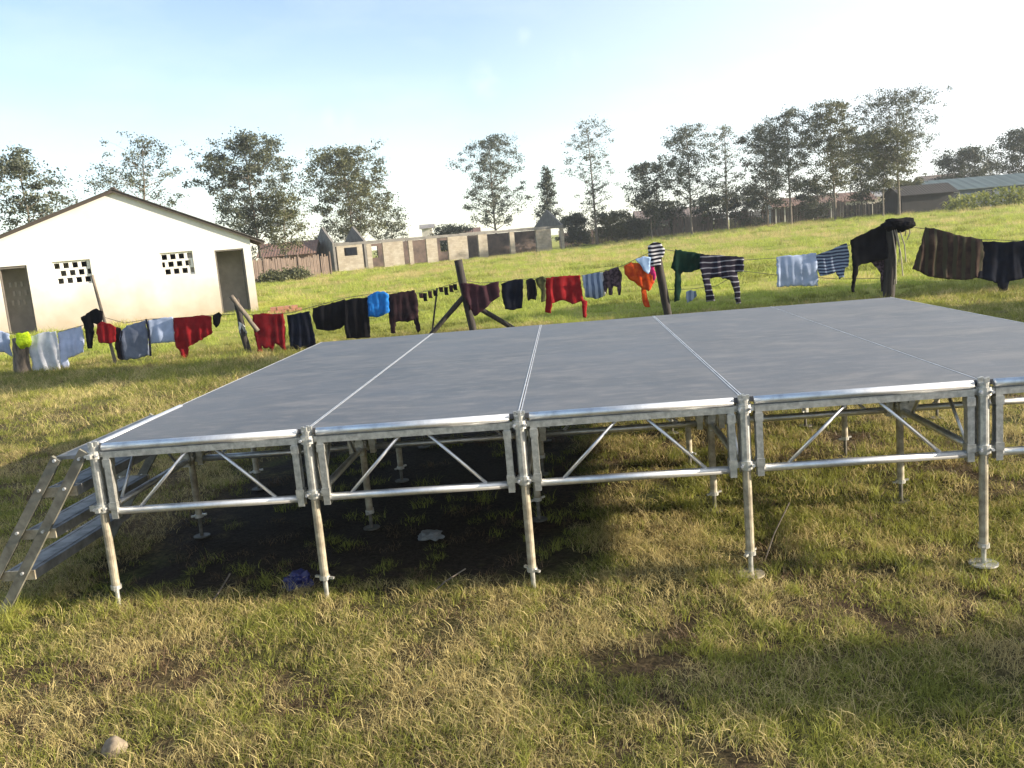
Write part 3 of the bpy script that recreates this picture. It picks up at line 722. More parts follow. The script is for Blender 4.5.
bm = bmesh.new()
for i, (u, v, u2, v2) in enumerate(((903, 226, 905, 236), (909, 226, 907, 240), (896, 228, 899, 262), (894, 228, 903, 276), (892, 228, 896, 284), (899, 228, 906, 262))):
    a, b = cl(u, v, .12)-bb.location, cl(u2, v2, .10)-bb.location; m_ = (a+b)/2 + Vector((.03, -.02, 0)); tube(bm, [a, m_, b], .012, 5)
obj('dangling_strings', bm, simple('pale_string', (.25, .22, .18), bstr=0), bb)
garment('rag', 'dark frayed rag behind the thick post', 'rag', K['speck'], [(871, 262), (886, 258), (887, 270), (886, 290), (882, 292), (881, 275), (877, 268)], -.02, seed=49)
garment('skirt', 'wide brown skirt with vertical folds hanging at right', 'skirt', K['brown'], [(924, 227), (935, 229), (955, 235), (981, 239), (983, 255), (981, 277), (965, 280), (945, 279), (930, 277), (912, 269), (917, 250)], .06, (.05, .28), .03, seed=50)
garment('shirt', 'black jacket right of the brown skirt with sleeve hanging', 'jacket', K['navy'], [(980, 241), (1000, 242), (1020, 241), (1045, 238), (1046, 272), (1020, 279), (1008, 281), (1006, 290), (998, 291), (996, 283), (985, 280), (976, 278), (982, 262)], .03, (.03, .4), seed=51)

# ------------------------------------------------------------------ brick pile by the building
brick_mat = simple('loose_brick', (.42, .20, .13), (.28, .13, .09), 9, .9)
BP = at_dist(268, 314, 33)
rt = empty('brick_pile', BP, .3); tag(rt, 'low pile of orange bricks beside the white building corner', 'bricks')
for r in range(2):
    for i in range(5-r):
        b_ = bmesh.new(); box(b_, i*.24+r*.1, i*.24+.22+r*.1, rnd.uniform(-.03, .03), .36, r*.115, r*.115+.11); obj('brick', b_, brick_mat, rt)

# ------------------------------------------------------------------ ruined block building
def masonry():
    m, n, l, b = mat_new('stone_masonry'); t = n.new('ShaderNodeTexCoord'); mp = n.new('ShaderNodeMapping')
    mp.inputs['Rotation'].default_value = (math.radians(90), 0, 0); l.new(t.outputs['Object'], mp.inputs[0])
    br = n.new('ShaderNodeTexBrick'); l.new(mp.outputs[0], br.inputs['Vector'])
    br.inputs['Scale'].default_value = 1; br.inputs['Brick Width'].default_value = .42; br.inputs['Row Height'].default_value = .21
    br.inputs['Mortar Size'].default_value = .018; br.inputs['Color1'].default_value = (.31, .275, .22, 1); br.inputs['Color2'].default_value = (.23, .195, .155, 1)
    br.inputs['Mortar'].default_value = (.24, .21, .17, 1)
    ns = noise_node(n, l, 1.2, 5, t.outputs['Object']); c = mixc(n, l, ramp(n, l, ns.outputs['Fac'], [(.45, (0, 0, 0)), (.7, (.6, .6, .6))]).outputs[0], br.outputs['Color'], (.36, .335, .29))
    l.new(c, b.inputs['Base Color']); b.inputs['Roughness'].default_value = .95; return m
stone = masonry(); cement = simple('cement_render', (.19, .18, .17), (.12, .115, .11), 1.5, .9)
def build_ruin():
    A = Vector((-21.3, 89.6, 0)); Bp = Vector((2.85, 104.4, 0)); t = (Bp-A).normalized(); nn = Vector((-t.y, t.x, 0)); L = (Bp-A).length
    zg = g0(A.x, A.y)-.05; root = empty('ruined_building', (A.x, A.y, zg), math.atan2(t.y, t.x))
    tag(root, 'roofless unfinished stone block building with empty openings and gables', 'ruin')
    def s_of(zx):
        P = on_plane(300+zx/3.657, 240, A, nn); return (P-A).dot(t)
    H = 3.0
    segs = [(130, 225), (238, 258), (300, 375), (395, 410), (460, 500), (540, 612), (652, 685), (768, 785), (865, 920), (955, 978)]
    for i, (a, b) in enumerate(segs):
        s0, s1 = s_of(a), s_of(b); s0 = max(s0, .25) if i == 0 else s0; s1 = min(s1, L) if i == 9 else s1
        bm = bmesh.new()
        if i == 0: wall_grid(bm, s0, s1, lambda s: H-.3, .25, [(s_of(157), s_of(205), 1.6, 2.45)])
        else:
            hh = H-.3 + (rnd.uniform(-.02, 0))
            wall_grid(bm, s0, s1, lambda s: hh, .25, [])
        obj('wall_pier', bm, stone, root)
    bm = bmesh.new(); s = .25
    while s < L:   # ring beam with chipped edges
        e = min(L, s+1.6); box(bm, s, e+.002, -.02+rnd.uniform(-.01, .01), .27, H-.3+rnd.uniform(-.03, .01), H+rnd.uniform(-.05, .03)); s = e
    obj('ring_beam', bm, cement, root)
    D = 6.6
    def gable(s, th, nm, lower=True, pk=4.85):
        bm = bmesh.new(); pr = [(0, -.3 if lower else H-.28), (D, -.3 if lower else H-.28), (D, H+.05), (D/2, pk), (0, H+.05)]
        V0 = [bm.verts.new((s, y, z)) for y, z in pr]; V1 = [bm.verts.new((s+th, y, z)) for y, z in pr]
        bm.faces.new(V0[::-1]); bm.faces.new(V1)
        for i in range(5): j = (i+1) % 5; bm.faces.new((V0[i], V0[j], V1[j], V1[i]))
        return obj('gable_wall', bm, cement, root)
    gable(0, .245, 'g'); gable(s_of(225)+.2, .25, 'g', pk=4.7); gable(L-.26, .25, 'g', False, 5.0)
    # back wall with window openings
    bm = bmesh.new(); ops = [(6.0, 7.2, 1.1, 2.4), (15.0, 16.0, 1.1, 2.4)]
    wall_grid(bm, .3, L-.3, lambda q: H-.3, .25, ops)
    for v in bm.verts: v.co.y += D-.3
    obj('rear_wall', bm, simple('dark_brickwork', (.12, .085, .07), (.05, .038, .034), 1.2, .95), root)
build_ruin()

# ------------------------------------------------------------------ fences, sheds behind
fence_wood = simple('fence_boards', (.19, .14, .12), (.07, .055, .05), 2.2, .9, sc3=(5, 5, .6))
def plank_fence(label, P0, P1, h, mat, seed, gap=.03, wv=.16):
    P0, P1 = Vector(P0), Vector(P1); d = Vector((P1.x-P0.x, P1.y-P0.y, 0)); L = d.length; t = d.normalized(); R = random.Random(seed)
    root = empty('plank_fence', (P0.x, P0.y, g0(P0.x, P0.y))); tag(root, label, 'fence')
    z0 = g0(P0.x, P0.y); bm = bmesh.new(); s = 0; rot = Matrix.Rotation(math.atan2(t.y, t.x), 3, 'Z')
    while s < L:
        w = wv*R.uniform(.7, 1.2); x = P0 + t*s; zz = g0(x.x, x.y)-z0
        if R.random() > .04: box(bm, 0, w, R.uniform(-.02, .02), .03, -.1, h*R.uniform(.88, 1.06), rot, (t*s) + Vector((0, 0, zz)))
        s += w+gap*R.random()
    obj('boards', bm, mat, root)
    k = max(2, int(L/3.5))
    for i in range(k+1):
        q = t*(L*i/k); x = P0+q; zz = g0(x.x, x.y)-z0
        b2 = bmesh.new(); tube(b2, [q+Vector((0, -.1, -.2+zz)), q+Vector((R.uniform(-.05, .05), -.1, h*1.12+zz))], .07, 6); obj('fence_post', b2, mat, root)
    return root
fl0, fl1 = at_dist(228, 280, 76), at_dist(332, 278, 84)
plank_fence('brown plank fence between white building and ruin', fl0, fl1, 1.9, simple('left_fence_boards', (.17, .125, .10), (.08, .06, .05), 2.2, .9, sc3=(5, 5, .6)), 4)
plank_fence('low dark fence behind the ruin end and bushes', at_dist(560, 245, 122), at_dist(655, 236, 125), 2.0, fence_wood, 6)
plank_fence('long weathered fence behind the row of trees', at_dist(655, 236, 124), at_dist(845, 216, 128), 2.3, fence_wood, 5)
plank_fence('dark fence running up to the blue roofed building', at_dist(845, 217, 127), at_dist(915, 211, 118), 1.7, simple('dark_fence_boards', (.10, .08, .07), (.05, .04, .035), 2.2, .9), 9)
def shed(name, label, u, v, dist, w, dep, h, rise, rz, wallm, roofm, wins=0, mono=False, oh=.4, zoff=0):
    P = at_dist(u, v, dist); root = empty(name, (P.x, P.y, P.z+zoff), rz); tag(root, label, 'building' if 'shed' not in name else 'shed')
    bm = bmesh.new(); V = [(0, 0, -1), (w, 0, -1), (w, dep, -1), (0, dep, -1), (0, 0, h), (w, 0, h), (w, dep, h), (0, dep, h), (0, dep/2, h+rise), (w, dep/2, h+rise)]
    V = [bm.verts.new(q) for q in V]
    for f in ((0,1,5,4), (2,3,7,6), (3,0,4,8,7), (1,2,6,9,5)): bm.faces.new([V[i] for i in f])
    obj('wall', bm, wallm, root)
    bm = bmesh.new(); k = rise/(dep/2)
    for sg in (0, 1):
        y_e, y_r = (-oh, dep/2) if sg == 0 else (dep+oh, dep/2); ze = h - oh*k + .05; zr = h+rise+.05; n = 60
        rows = [[bm.verts.new((-oh+(w+2*oh)*i/n, y, z+.02*math.sin(i*2.2)-q)) for y, z, q in ((y_r, zr, 0), (y_e, ze, 0), (y_r, zr, .05), (y_e, ze, .05))] for i in range(n+1)]
        for i in range(n):
            A, B = rows[i], rows[i+1]; bm.faces.new((A[0], A[1], B[1], B[0])); bm.faces.new((A[2], B[2], B[3], A[3])); bm.faces.new((A[1], A[3], B[3], B[1]))
        for q in (rows[0], rows[-1]): bm.faces.new((q[0], q[2], q[3], q[1]))
    obj('roof', bm, roofm, root)
    for i in range(wins):
        x = w*(i+.5)/wins; b2 = bmesh.new(); box(b2, x-.5, x+.5, -.03, .04, .9, 1.9); f = obj('window', b2, simple('pane', (.03, .035, .04), rough=.2, bstr=0), root)
        b2 = bmesh.new()
        for (a, b, c, d) in ((x-.56, x-.5, .84, 1.96), (x+.5, x+.56, .84, 1.96), (x-.5, x+.5, .84, .9), (x-.5, x+.5, 1.9, 1.96)): box(b2, a, b, -.05, .02, c, d)
        obj('frame', b2, simple('frame_paint', (.5, .5, .48), bstr=0), f)
    return root
rust = simple('rusty_iron', (.20, .115, .085), (.12, .075, .06), 1.5, .7)
grayroof = simple('grey_iron', (.30, .29, .28), (.20, .19, .19), 1.5, .6)
teal = simple('teal_iron', (.028, .058, .066), (.020, .042, .05), .8, .5)
dk = simple('dark_shed_wall', (.024, .022, .025), (.012, .012, .013), 1.5, .9)
bluew = simple('blue_grey_wall', (.09, .12, .16), (.05, .07, .10), 1.2, .8)
cream = simple('cream_wall', (.62, .58, .52), (.5, .46, .42), 1.2, .9)
shed('shed', 'brown tin roofed shed behind the plank fence by the ruin', 263, 275, 99, 5.4, 5, 2.3, 1.2, .12, rust, rust)
shed('shed', 'shed with rusty roof above the long weathered fence', 775, 222, 135, 14, 6, 2.4, 1.1, .05, cream, rust)
shed('shed', 'pale walled shed showing between the trees over the fence', 838, 214, 140, 9, 5, 2.6, .9, .05, cream, grayroof)
shed('far_house', 'distant pale house seen over the middle of the ruin', 424, 252, 150, 1.7, 2.4, 4.8, .5, .1, cream, grayroof, 1)
shed('far_house', 'small white house behind the ruin left of the tall thin tree', 462, 250, 170, 3.4, 4, 3.6, .8, .1, cream, rust, 0)
shed('shed', 'low dark shed between the dark fence and the blue roof', 902, 210, 112, 6.0, 4, 2.2, .9, .12, dk, dk)
shed('school_block', 'long building with blue green iron roof at the far right', 938, 206, 116, 26, 7, 2.3, 1.25, .22, bluew, teal, 6)
shed('far_house', 'small brown roofed house behind the left of the blue roof', 928, 206, 150, 6, 5, 3.6, 1.4, .1, cream, simple('brown_iron', (.22, .18, .16)), 1)
shed('shed', 'dark shed with brown roof left of the first fence trees', 640, 240, 134, 10, 5, 2.6, 1.3, .05, dk, simple('dusty_iron', (.20, .16, .15)))

# ------------------------------------------------------------------ trees
bark = simple('tree_bark', (.20, .17, .14), (.10, .085, .07), 5, .95, bstr=.5, bdist=.03, sc3=(2, 2, .5))
leafA = leaf_mat('leaves_grey_green', (.040, .048, .034), (.13, .145, .095), .25)
leafB = leaf_mat('leaves_olive', (.045, .052, .024), (.155, .160, .075), .3)
leafC = leaf_mat('leaves_dark', (.026, .034, .025), (.085, .10, .062), .2)
corn_leaf = leaf_mat('corn_leaves', (.13, .17, .03), (.42, .42, .10), .4)
def tree_mesh(seed, H, W, c0=.25, dens=1.0, leaf=.15, up=.8, shape='round', trunk_r=None, clr=.55, forks=1, nl=26, per=48):
    """trunk+limbs bmesh and arrays of leaf quads, base at the origin"""
    R = random.Random(seed); bm = bmesh.new(); tr = trunk_r or H*.011
    tips = []; leanx, leany = R.uniform(-.05, .05)*H, R.uniform(-.05, .05)*H
    def tp(t): return Vector((leanx*t*t + .012*H*noise.noise(Vector((t*4, seed, 0))), leany*t*t + .012*H*noise.noise(Vector((t*4, seed, 7))), H*.95*t))
    tube(bm, [tp(i/12) - Vector((0, 0, .3 if i == 0 else 0)) for i in range(13)], [tr*(1-.85*i/12)*(1.25 if i == 0 else 1) for i in range(13)], 7)
    prof = {'round': lambda q: (math.sin(math.pi*min(1, max(0, .12+.82*q))))**.7, 'cone': lambda q: max(.12, 1.02-q)*.95 if q > .15 else .6+q*2,
            'vase': lambda q: .35+.75*q if q < .75 else .91*(1-(q-.75)*2.2), 'irr': lambda q: .55+.45*math.sin(q*9+seed)}[shape]
    nl = int(nl*1.35); clr *= .85
    for i in range(nl):
        q = (i+R.random()*.9)/nl; t = c0+(1-c0)*q*.97; a = i*2.4+R.uniform(-.7, .7)
        L = W/2*prof(q)*R.choice((.45, .7, .95, 1.0, 1.1))*R.uniform(.8, 1.05); P = tp(t)
        dirv = Vector((math.cos(a), math.sin(a), up*R.uniform(.5, 1.3)*(1.15-.4*q)))
        E = P + Vector((dirv.x*L, dirv.y*L, dirv.z*L*.75))
        if E.z > H*.97: E.z = H*(.97-.08*R.random())
        M = (P+E)/2 + Vector((0, 0, -.06*L))
        r = tr*(1-.8*t)*.5; tube(bm, [P, M, E], [r, r*.6, r*.2], 5, False)
        tips += [(E, 1.0)]
        for k in range(3 + int(L/1.2)):
            s = R.uniform(.3, 1.0); Q = P.lerp(E, s) if s > .5 else P.lerp(M, s*2)
            off = Vector((R.gauss(0, 1), R.gauss(0, 1), R.gauss(.35, .8)))*(.16*W*R.uniform(.3, 1)); E2 = Q+off
            if E2.z > H*.99 or math.hypot(E2.x, E2.y) > W*.62: continue
            tube(bm, [Q, E2], [r*.35, r*.12], 4, False); tips.append((E2, R.uniform(.5, 1)))
    tips.append((tp(1)+Vector((0, 0, .1)), .8))
    RN = np.random.RandomState(seed); Vs, Cs = [], []
    for (c, w) in tips:
        if R.random() > dens: continue
        n = int(per*1.15*w*R.uniform(.45, 1.4)); rr = clr*R.uniform(.6, 1.2)*w
        pts = RN.normal(0, 1, (n, 3))*np.array([rr, rr, rr*.62])*.62 + np.array(c)
        tone = RN.uniform(0, 1)
        u = RN.normal(0, 1, (n, 3)); u /= np.linalg.norm(u, axis=1)[:, None]; v = np.cross(u, RN.normal(0, 1, (n, 3))); v /= np.linalg.norm(v, axis=1)[:, None]
        s = leaf*RN.uniform(.75, 1.6, (n, 1)); a, b = u*s*.55, v*s*.32
        Vs.append(np.stack([pts-a, pts-b, pts+a, pts+b], 1)); Cs.append(np.repeat(np.clip(tone*.6+RN.uniform(0, .4, n), 0, 1), 4))
    V = np.concatenate(Vs).reshape(-1, 3); C = np.concatenate(Cs); Fq = np.arange(len(V)).reshape(-1, 4)
    return bm, V, Fq, C
def tree(label, u, v, dist, top_v, w_px, seed, leafm=leafA, name='tree', cat='tree', group='trees around the field', **kw):
    P = at_dist(u, v, dist)
    d = (P-CAM).dot(FW); vb = 384 - F_PX*(P-CAM).dot(UP)/d
    H = (vb-top_v)*d/F_PX*(.975 if name == 'tree' else .85); W = w_px*(1.1 if u > 640 else 1)*d/F_PX
    root = empty(name, P); tag(root, label, cat, group)
    bm, V, Fq, C = tree_mesh(seed, H, W, **kw)
    obj('trunk', bm, bark, root, True); np_mesh('crown', V, Fq, leafm, root, col=C)
    return root
tree('leafy grey tree behind the left slope of the white roof', 40, 283, 62, 146, 82, 1, leafA, c0=.18, nl=30, clr=.65, leaf=.13, per=60)
tree('airy twiggy tree rising behind the ridge of the white roof', 152, 275, 66, 133, 92, 2, leafA, c0=.2, nl=34, clr=.55, leaf=.11, per=42, dens=.9)
tree('wide dark tree left of the ruin gable', 262, 270, 88, 132, 100, 3, leafA, c0=.22, nl=40, clr=.8, leaf=.16, per=80)
tree('smaller pale trunked tree right beside the wide dark tree', 288, 272, 86, 190, 56, 23, leafB, c0=.3, nl=20, clr=.7, leaf=.15)
tree('dense round tree behind the left half of the ruin', 357, 262, 108, 146, 86, 4, leafB, c0=.15, nl=40, clr=.95, leaf=.18, per=80)
tree('low branching tree right of the dense round tree', 394, 258, 112, 205, 34, 24, leafA, c0=.15, nl=14, clr=.7, leaf=.16)
tree('tall tree leaning over the middle of the ruin', 497, 250, 122, 134, 66, 5, leafA, c0=.2, nl=34, clr=.8, leaf=.16, per=62, shape='round')
tree('narrow pointed conifer behind the right ruin gable', 550, 246, 122, 166, 26, 6, leafC, c0=.25, nl=34, clr=.6, leaf=.15, up=.9, shape='cone')
tree('tall slender tree with thin open crown right of the ruin', 597, 243, 116, 118, 56, 7, leafA, c0=.18, nl=32, clr=.62, leaf=.14, per=34, dens=.85, shape='vase')
tree('short dark tree at the left end of the long row', 652, 236, 116, 162, 40, 8, leafC, c0=.25, nl=24, clr=.8, leaf=.17, per=70)
tree('first tall tree of the long row with a straight pale trunk', 692, 235, 112, 126, 52, 9, leafA, c0=.28, nl=30, clr=.72, leaf=.15, per=60)
tree('pale thin crowned tree second in the long row', 728, 230, 118, 122, 40, 10, leafB, c0=.2, nl=26, clr=.62, leaf=.14, per=36, dens=.8)
tree('dark bushy tree in the middle of the long row', 768, 229, 120, 124, 48, 11, leafC, c0=.15, nl=32, clr=.8, leaf=.16, per=70)
tree('tall tree with two pale trunks seen in the long row', 791, 228, 112, 109, 54, 12, leafA, c0=.28, nl=34, clr=.75, leaf=.15, per=60)
tree('broad olive tree right of the middle of the long row', 835, 221, 112, 100, 58, 13, leafB, c0=.22, nl=36, clr=.8, leaf=.16, per=66)
tree('dark low crowned tree filling the row before the tallest tree', 862, 218, 118, 132, 46, 14, leafC, c0=.15, nl=28, clr=.85, leaf=.17, per=66)
tree('olive tree with low hanging crown before the tallest tree', 883, 215, 106, 128, 46, 15, leafB, c0=.3, nl=26, clr=.8, leaf=.16, per=62)
tree('tallest tree of the row spreading towards the blue roof', 899, 213, 108, 90, 78, 16, leafA, c0=.32, nl=38, clr=.75, leaf=.14, per=54, shape='vase')
tree('round dark tree rising behind the blue green roof', 965, 206, 150, 148, 50, 17, leafC, c0=.2, nl=26, clr=1.1, leaf=.2, per=70)
tree('small feathery tree just right of the round dark tree', 990, 204, 155, 160, 22, 27, leafA, c0=.2, nl=16, clr=.8, leaf=.17)
tree('tree at the far right edge behind the blue roof', 1022, 202, 140, 128, 40, 18, leafC, c0=.3, nl=24, clr=1.0, leaf=.19, per=60)
for i, (u, v, dd, tv, w, lm, lab) in enumerate((
    (452, 252, 118, 221, 44, leafC, 'dark low bush behind the ruin under the leaning tree'), (577, 245, 118, 209, 34, leafC, 'round dark bush right of the ruin gable'),
    (612, 243, 119, 208, 46, leafB, 'green bush behind the slender tree trunk'), (638, 239, 119, 216, 30, leafC, 'bush at the start of the long fence'),
    (668, 234, 126, 196, 36, leafC, 'dark thicket between the short dark tree and the first tall tree'), (712, 231, 126, 190, 34, leafC, 'dark thicket behind the pale thin tree'),
    (745, 229, 126, 180, 40, leafC, 'dark thicket before the middle of the row'), (812, 222, 124, 172, 36, leafC, 'dark thicket between tall tree and broad olive tree'),
    (905, 211, 118, 176, 42, leafB, 'low leafy bush at the corner of the dark shed'), (292, 280, 78, 273, 26, leafB, 'grey green bush in front of the left plank fence'),
    (272, 282, 76, 277, 12, leafB, 'small bush by the fence near the white building'))):
    tree(lab, u, v, dd, tv, w, 60+i, lm, name='bush', cat='bush', group='bushes around the field', c0=.05, nl=20, clr=.75, leaf=.17, per=80, up=.5)
# young tree outside the frame on the right whose shade falls across the foreground
def shade_tree(x, y, H, W, seed, label, **k):
    P = Vector((x, y, g0(x, y))); root = empty('tree', P); tag(root, label, 'tree', 'trees around the field')
    bm, V, Fq, C = tree_mesh(seed, H, W, **(k or dict(c0=.12, nl=34, clr=.28, leaf=.07, per=62, up=.9, shape='irr')))
    obj('trunk', bm, bark, root, True); np_mesh('crown', V, Fq, leafB, root, col=C)
shade_tree(14.0, -1.65, 3.3, 1.1, 91, 'slim young leafy tree standing off to the right of the stage')
shade_tree(11.2, -1.35, 2.0, 1.0, 92, 'low leafy sapling beside the slim young tree')
shade_tree(21, 9.9, 10.5, 2.9, 93, 'tall narrow leafy tree off to the right beyond the stage', c0=.08, nl=60, clr=.75, leaf=.24, per=190, up=.7, shape='irr')
shade_tree(30, 15.5, 7.5, 4.2, 94, 'broad leafy tree off to the right near the washing line end', c0=.08, nl=50, clr=.8, leaf=.24, per=170, up=.7, shape='irr')
# corn patch before the blue roof
def corn():
    R = random.Random(8)
    for i in range(46):
        t = i/45; u = 948 + 84*t + R.uniform(-2, 2); dist = 107 + R.uniform(-3, 3)
        P = at_dist(u, 206-.0*t, dist); h = R.uniform(1.3, 2.3)*(.75+.35*t); V, Fc, C = [], [], []
        n = 12
        for k in range(n):
            a = R.uniform(0, 6.28); z = h*(.1+.8*k/n); L = R.uniform(.5, .9); w = .09; dx, dy = math.cos(a), math.sin(a); tv = R.random()
            pts = [(0, 0, z), (dx*L*.5, dy*L*.5, z+.28), (dx*L, dy*L, z+.02)]; b = len(V)
            for j, (x, y, zz) in enumerate(pts):
                ww = w*(1, 1.1, .2)[j]; V += [(x-dy*ww, y+dx*ww, zz), (x+dy*ww, y-dx*ww, zz)]; C += [tv, tv]
            Fc += [(b, b+1, b+3, b+2), (b+2, b+3, b+5, b+4)]
        root = empty('maize_plant', P, R.uniform(0, 6)); tag(root, 'yellow green maize plant in the row before the blue roofed building', 'plant', 'maize plants before the blue roof')
        np_mesh('leaves', V, Fc, corn_leaf, root, col=C)
        bm = bmesh.new(); tube(bm, [(0, 0, -.1), (0, 0, h)], [.03, .015], 5); obj('stalk', bm, corn_leaf, root)
corn()

# ------------------------------------------------------------------ the stage
def deck_mat():
    m, n, l, b = mat_new('phenolic_plywood'); t = n.new('ShaderNodeTexCoord'); g = n.new('ShaderNodeNewGeometry'); P = g.outputs['Position']
    mp = n.new('ShaderNodeMapping'); mp.inputs['Scale'].default_value = (.8, 2.2, 1); l.new(P, mp.inputs[0])
    s1 = noise_node(n, l, 1.6, 10, mp.outputs[0], .9, .68); s2 = noise_node(n, l, 7, 8, mp.outputs[0], .3, .65); s3 = noise_node(n, l, .7, 4, P)
    c1 = ramp(n, l, s1.outputs['Fac'], [(.32, (.056, .061, .071)), (.50, (.088, .091, .100)), (.70, (.165, .162, .164))]).outputs[0]
    c2 = mixc(n, l, ramp(n, l, s2.outputs['Fac'], [(.5, (0, 0, 0)), (.72, (.55, .55, .55))]).outputs[0], c1, (.23, .21, .20))
    c3 = mixc(n, l, ramp(n, l, s3.outputs['Fac'], [(.4, (0, 0, 0)), (.65, (.4, .4, .4))]).outputs[0], c2, (.10, .108, .13))
    
    grit = noise_node(n, l, 160, 4, P); c3 = mixc(n, l, ramp(n, l, grit.outputs['Fac'], [(.55, (0, 0, 0)), (.75, (.6, .6, .6))]).outputs[0], c3, (.22, .21, .19))
    scr = n.new('ShaderNodeMapping'); scr.inputs['Scale'].default_value = (1.5, 40, 1); scr.inputs['Rotation'].default_value = (0, 0, .35); l.new(P, scr.inputs[0])
    sn = noise_node(n, l, 1.4, 3, scr.outputs[0], 1.2); c3 = mixc(n, l, ramp(n, l, sn.outputs['Fac'], [(.68, (0, 0, 0)), (.74, (.5, .5, .5))]).outputs[0], c3, (.26, .26, .26))
    b.inputs['Specular IOR Level'].default_value = .35
    l.new(c3, b.inputs['Base Color'])
    rr = n.new('ShaderNodeMapRange'); rr.inputs[3].default_value = .34; rr.inputs[4].default_value = .58; l.new(s1.outputs['Fac'], rr.inputs[0]); l.new(rr.outputs[0], b.inputs['Roughness'])
    bump(n, l, b, s2.outputs['Fac'], .12, .004); return m
def metal_mat(name, c, c2, rough, scale=12, metal=.9):
    m, n, l, b = mat_new(name); t = n.new('ShaderNodeTexCoord')
    ns = noise_node(n, l, scale, 7, t.outputs['Object'], .3, .6)
    l.new(ramp(n, l, ns.outputs['Fac'], [(.35, c2), (.62, c)]).outputs[0], b.inputs['Base Color'])
    b.inputs['Metallic'].default_value = metal
    rr = n.new('ShaderNodeMapRange'); rr.inputs[3].default_value = rough+.18; rr.inputs[4].default_value = rough-.06; l.new(ns.outputs['Fac'], rr.inputs[0]); l.new(rr.outputs[0], b.inputs['Roughness'])
    bump(n, l, b, ns.outputs['Fac'], .08, .002); return m
alu = metal_mat('aluminium', (.78, .79, .81), (.56, .57, .60), .44)
galv = metal_mat('galvanised_steel', (.60, .60, .57), (.36, .36, .34), .42, 30, .75)
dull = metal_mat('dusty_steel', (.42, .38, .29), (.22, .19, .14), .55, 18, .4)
shaded_steel = metal_mat('shaded_steel', (.14, .13, .11), (.07, .065, .05), .6, 16, .3); deckm = deck_mat(); tread_m = metal_mat('tread_plate', (.27, .27, .265), (.15, .15, .145), .65, 10, .15)  # inner feet and jacks: steel colour darkened to stand for shade under the deck
XS = [.026, 1.250, 2.430, 3.635, 4.880, 6.085]; YS = [0, 1.22, 2.44, 3.66, 4.88]
stage = empty('portable_stage', (0, 0, 0)); tag(stage, 'wide grey topped portable stage on silver adjustable legs and trusses', 'stage')
# deck panels
for i in range(5):
    for j in range(2):
        x0, x1 = XS[i]+.004, XS[i+1]-.004
        if i == 0: x0 = XS[0]-.01
        if i == 4: x1 = XS[5]+.03
        y0, y1 = (YS[0]+.028, YS[2]-.0001) if j == 0 else (YS[2]+.0001, YS[4]+.03)
        dz = -.004 + .0012*math.sin(i*2.3)
        w = .0055; bm = bmesh.new(); box(bm, x0+w, x1-w, y0+w*.6, y1-w*.6, -.024+dz, -.0015+dz)
        p = obj('deck_panel', bm, deckm, stage)
        zt = .0005+dz
        for nm_, xa_, xb_, ya_, yb_, zz_, mm_ in (('side_trim', x0, x0+w, y0, y1, zt, alu if i < 4 else deckm), ('side_trim', x1-w, x1, y0, y1, zt, alu),
                                        ('end_trim', x0+w, x1-w, y0, y0+w*.6, zt-(.0022 if j else .002), deckm), ('end_trim', x0+w, x1-w, y1-w*.6, y1, zt-.002, deckm)):
            bm = bmesh.new(); box(bm, xa_, xb_, ya_, yb_, -.03+dz, zz_); obj(nm_, bm, mm_, p)
def truss(p0, p1, ztop, outer, side=1):
    "one welded frame between two legs"
    p0, p1 = Vector(p0), Vector(p1); d = (p1-p0); L = d.length; t = d.normalized(); rz = math.atan2(t.y, t.x)
    gp = .055; a, b = gp, L-gp
    bm = bmesh.new()
    if outer:
        box(bm, a, b, -.022, .022, -.080, -.044)
    else: box(bm, a, b, -.02, .02, -.08, -.034)
    fr = obj('truss_frame', bm, galv, stage, loc=(p0.x, p0.y, ztop)); fr.rotation_euler = (0, 0, rz)
    if outer:
        bm = bmesh.new(); tube(bm, [(a, -.004, -.021), (b, -.004, -.021)], .0235, 12); obj('rounded_lip', bm, alu, fr, True)
    bm = bmesh.new(); tube(bm, [(a+.03, 0, -.395), (b-.03, 0, -.395)], .0215, 14); obj('bottom_tube', bm, alu, fr, True)
    for s0, s1 in ((.18, .43), (.82, .57)):
        bm = bmesh.new(); tube(bm, [(L*s0, 0, -.378), (L*s1, 0, -.08)], .0095, 9); 
        obj('diagonal_brace', bm, alu, fr, True)
    for x, sg in ((a, 1), (b, -1)):
        bm = bmesh.new(); x2 = x+sg*.036; xa, xb = min(x, x2), max(x, x2)
        # C-shaped channel: web and two flanges
        box(bm, xa, xb, -.024, -.020, -.435, -.078 if not outer else -.0805); box(bm, xa, xb, .020, .024, -.435, -.0805)
        box(bm, (xb-.004) if sg > 0 else xa, xb if sg > 0 else (xa+.004), -.0195, .0195, -.435, -.0805)
        for zz in (-.11, -.36): box(bm, xa-.004, xb+.004, -.030, .030, zz-.022, zz+.022)
        obj('end_channel', bm, galv, fr)
    return fr
FZ = [-.006, -.004, 0, -.008, -.006, -.006]
for j, y in enumerate(YS):
    for i in range(5):
        outer = j in (0,); truss((XS[i], y, 0), (XS[i+1], y, 0), 0, outer)
for i, x in enumerate(XS):
    for j in range(4):
        outer = (i == 0 and j < 1); truss((x, YS[j], 0), (x, YS[j+1], 0), 0.004 if outer else 0, outer)
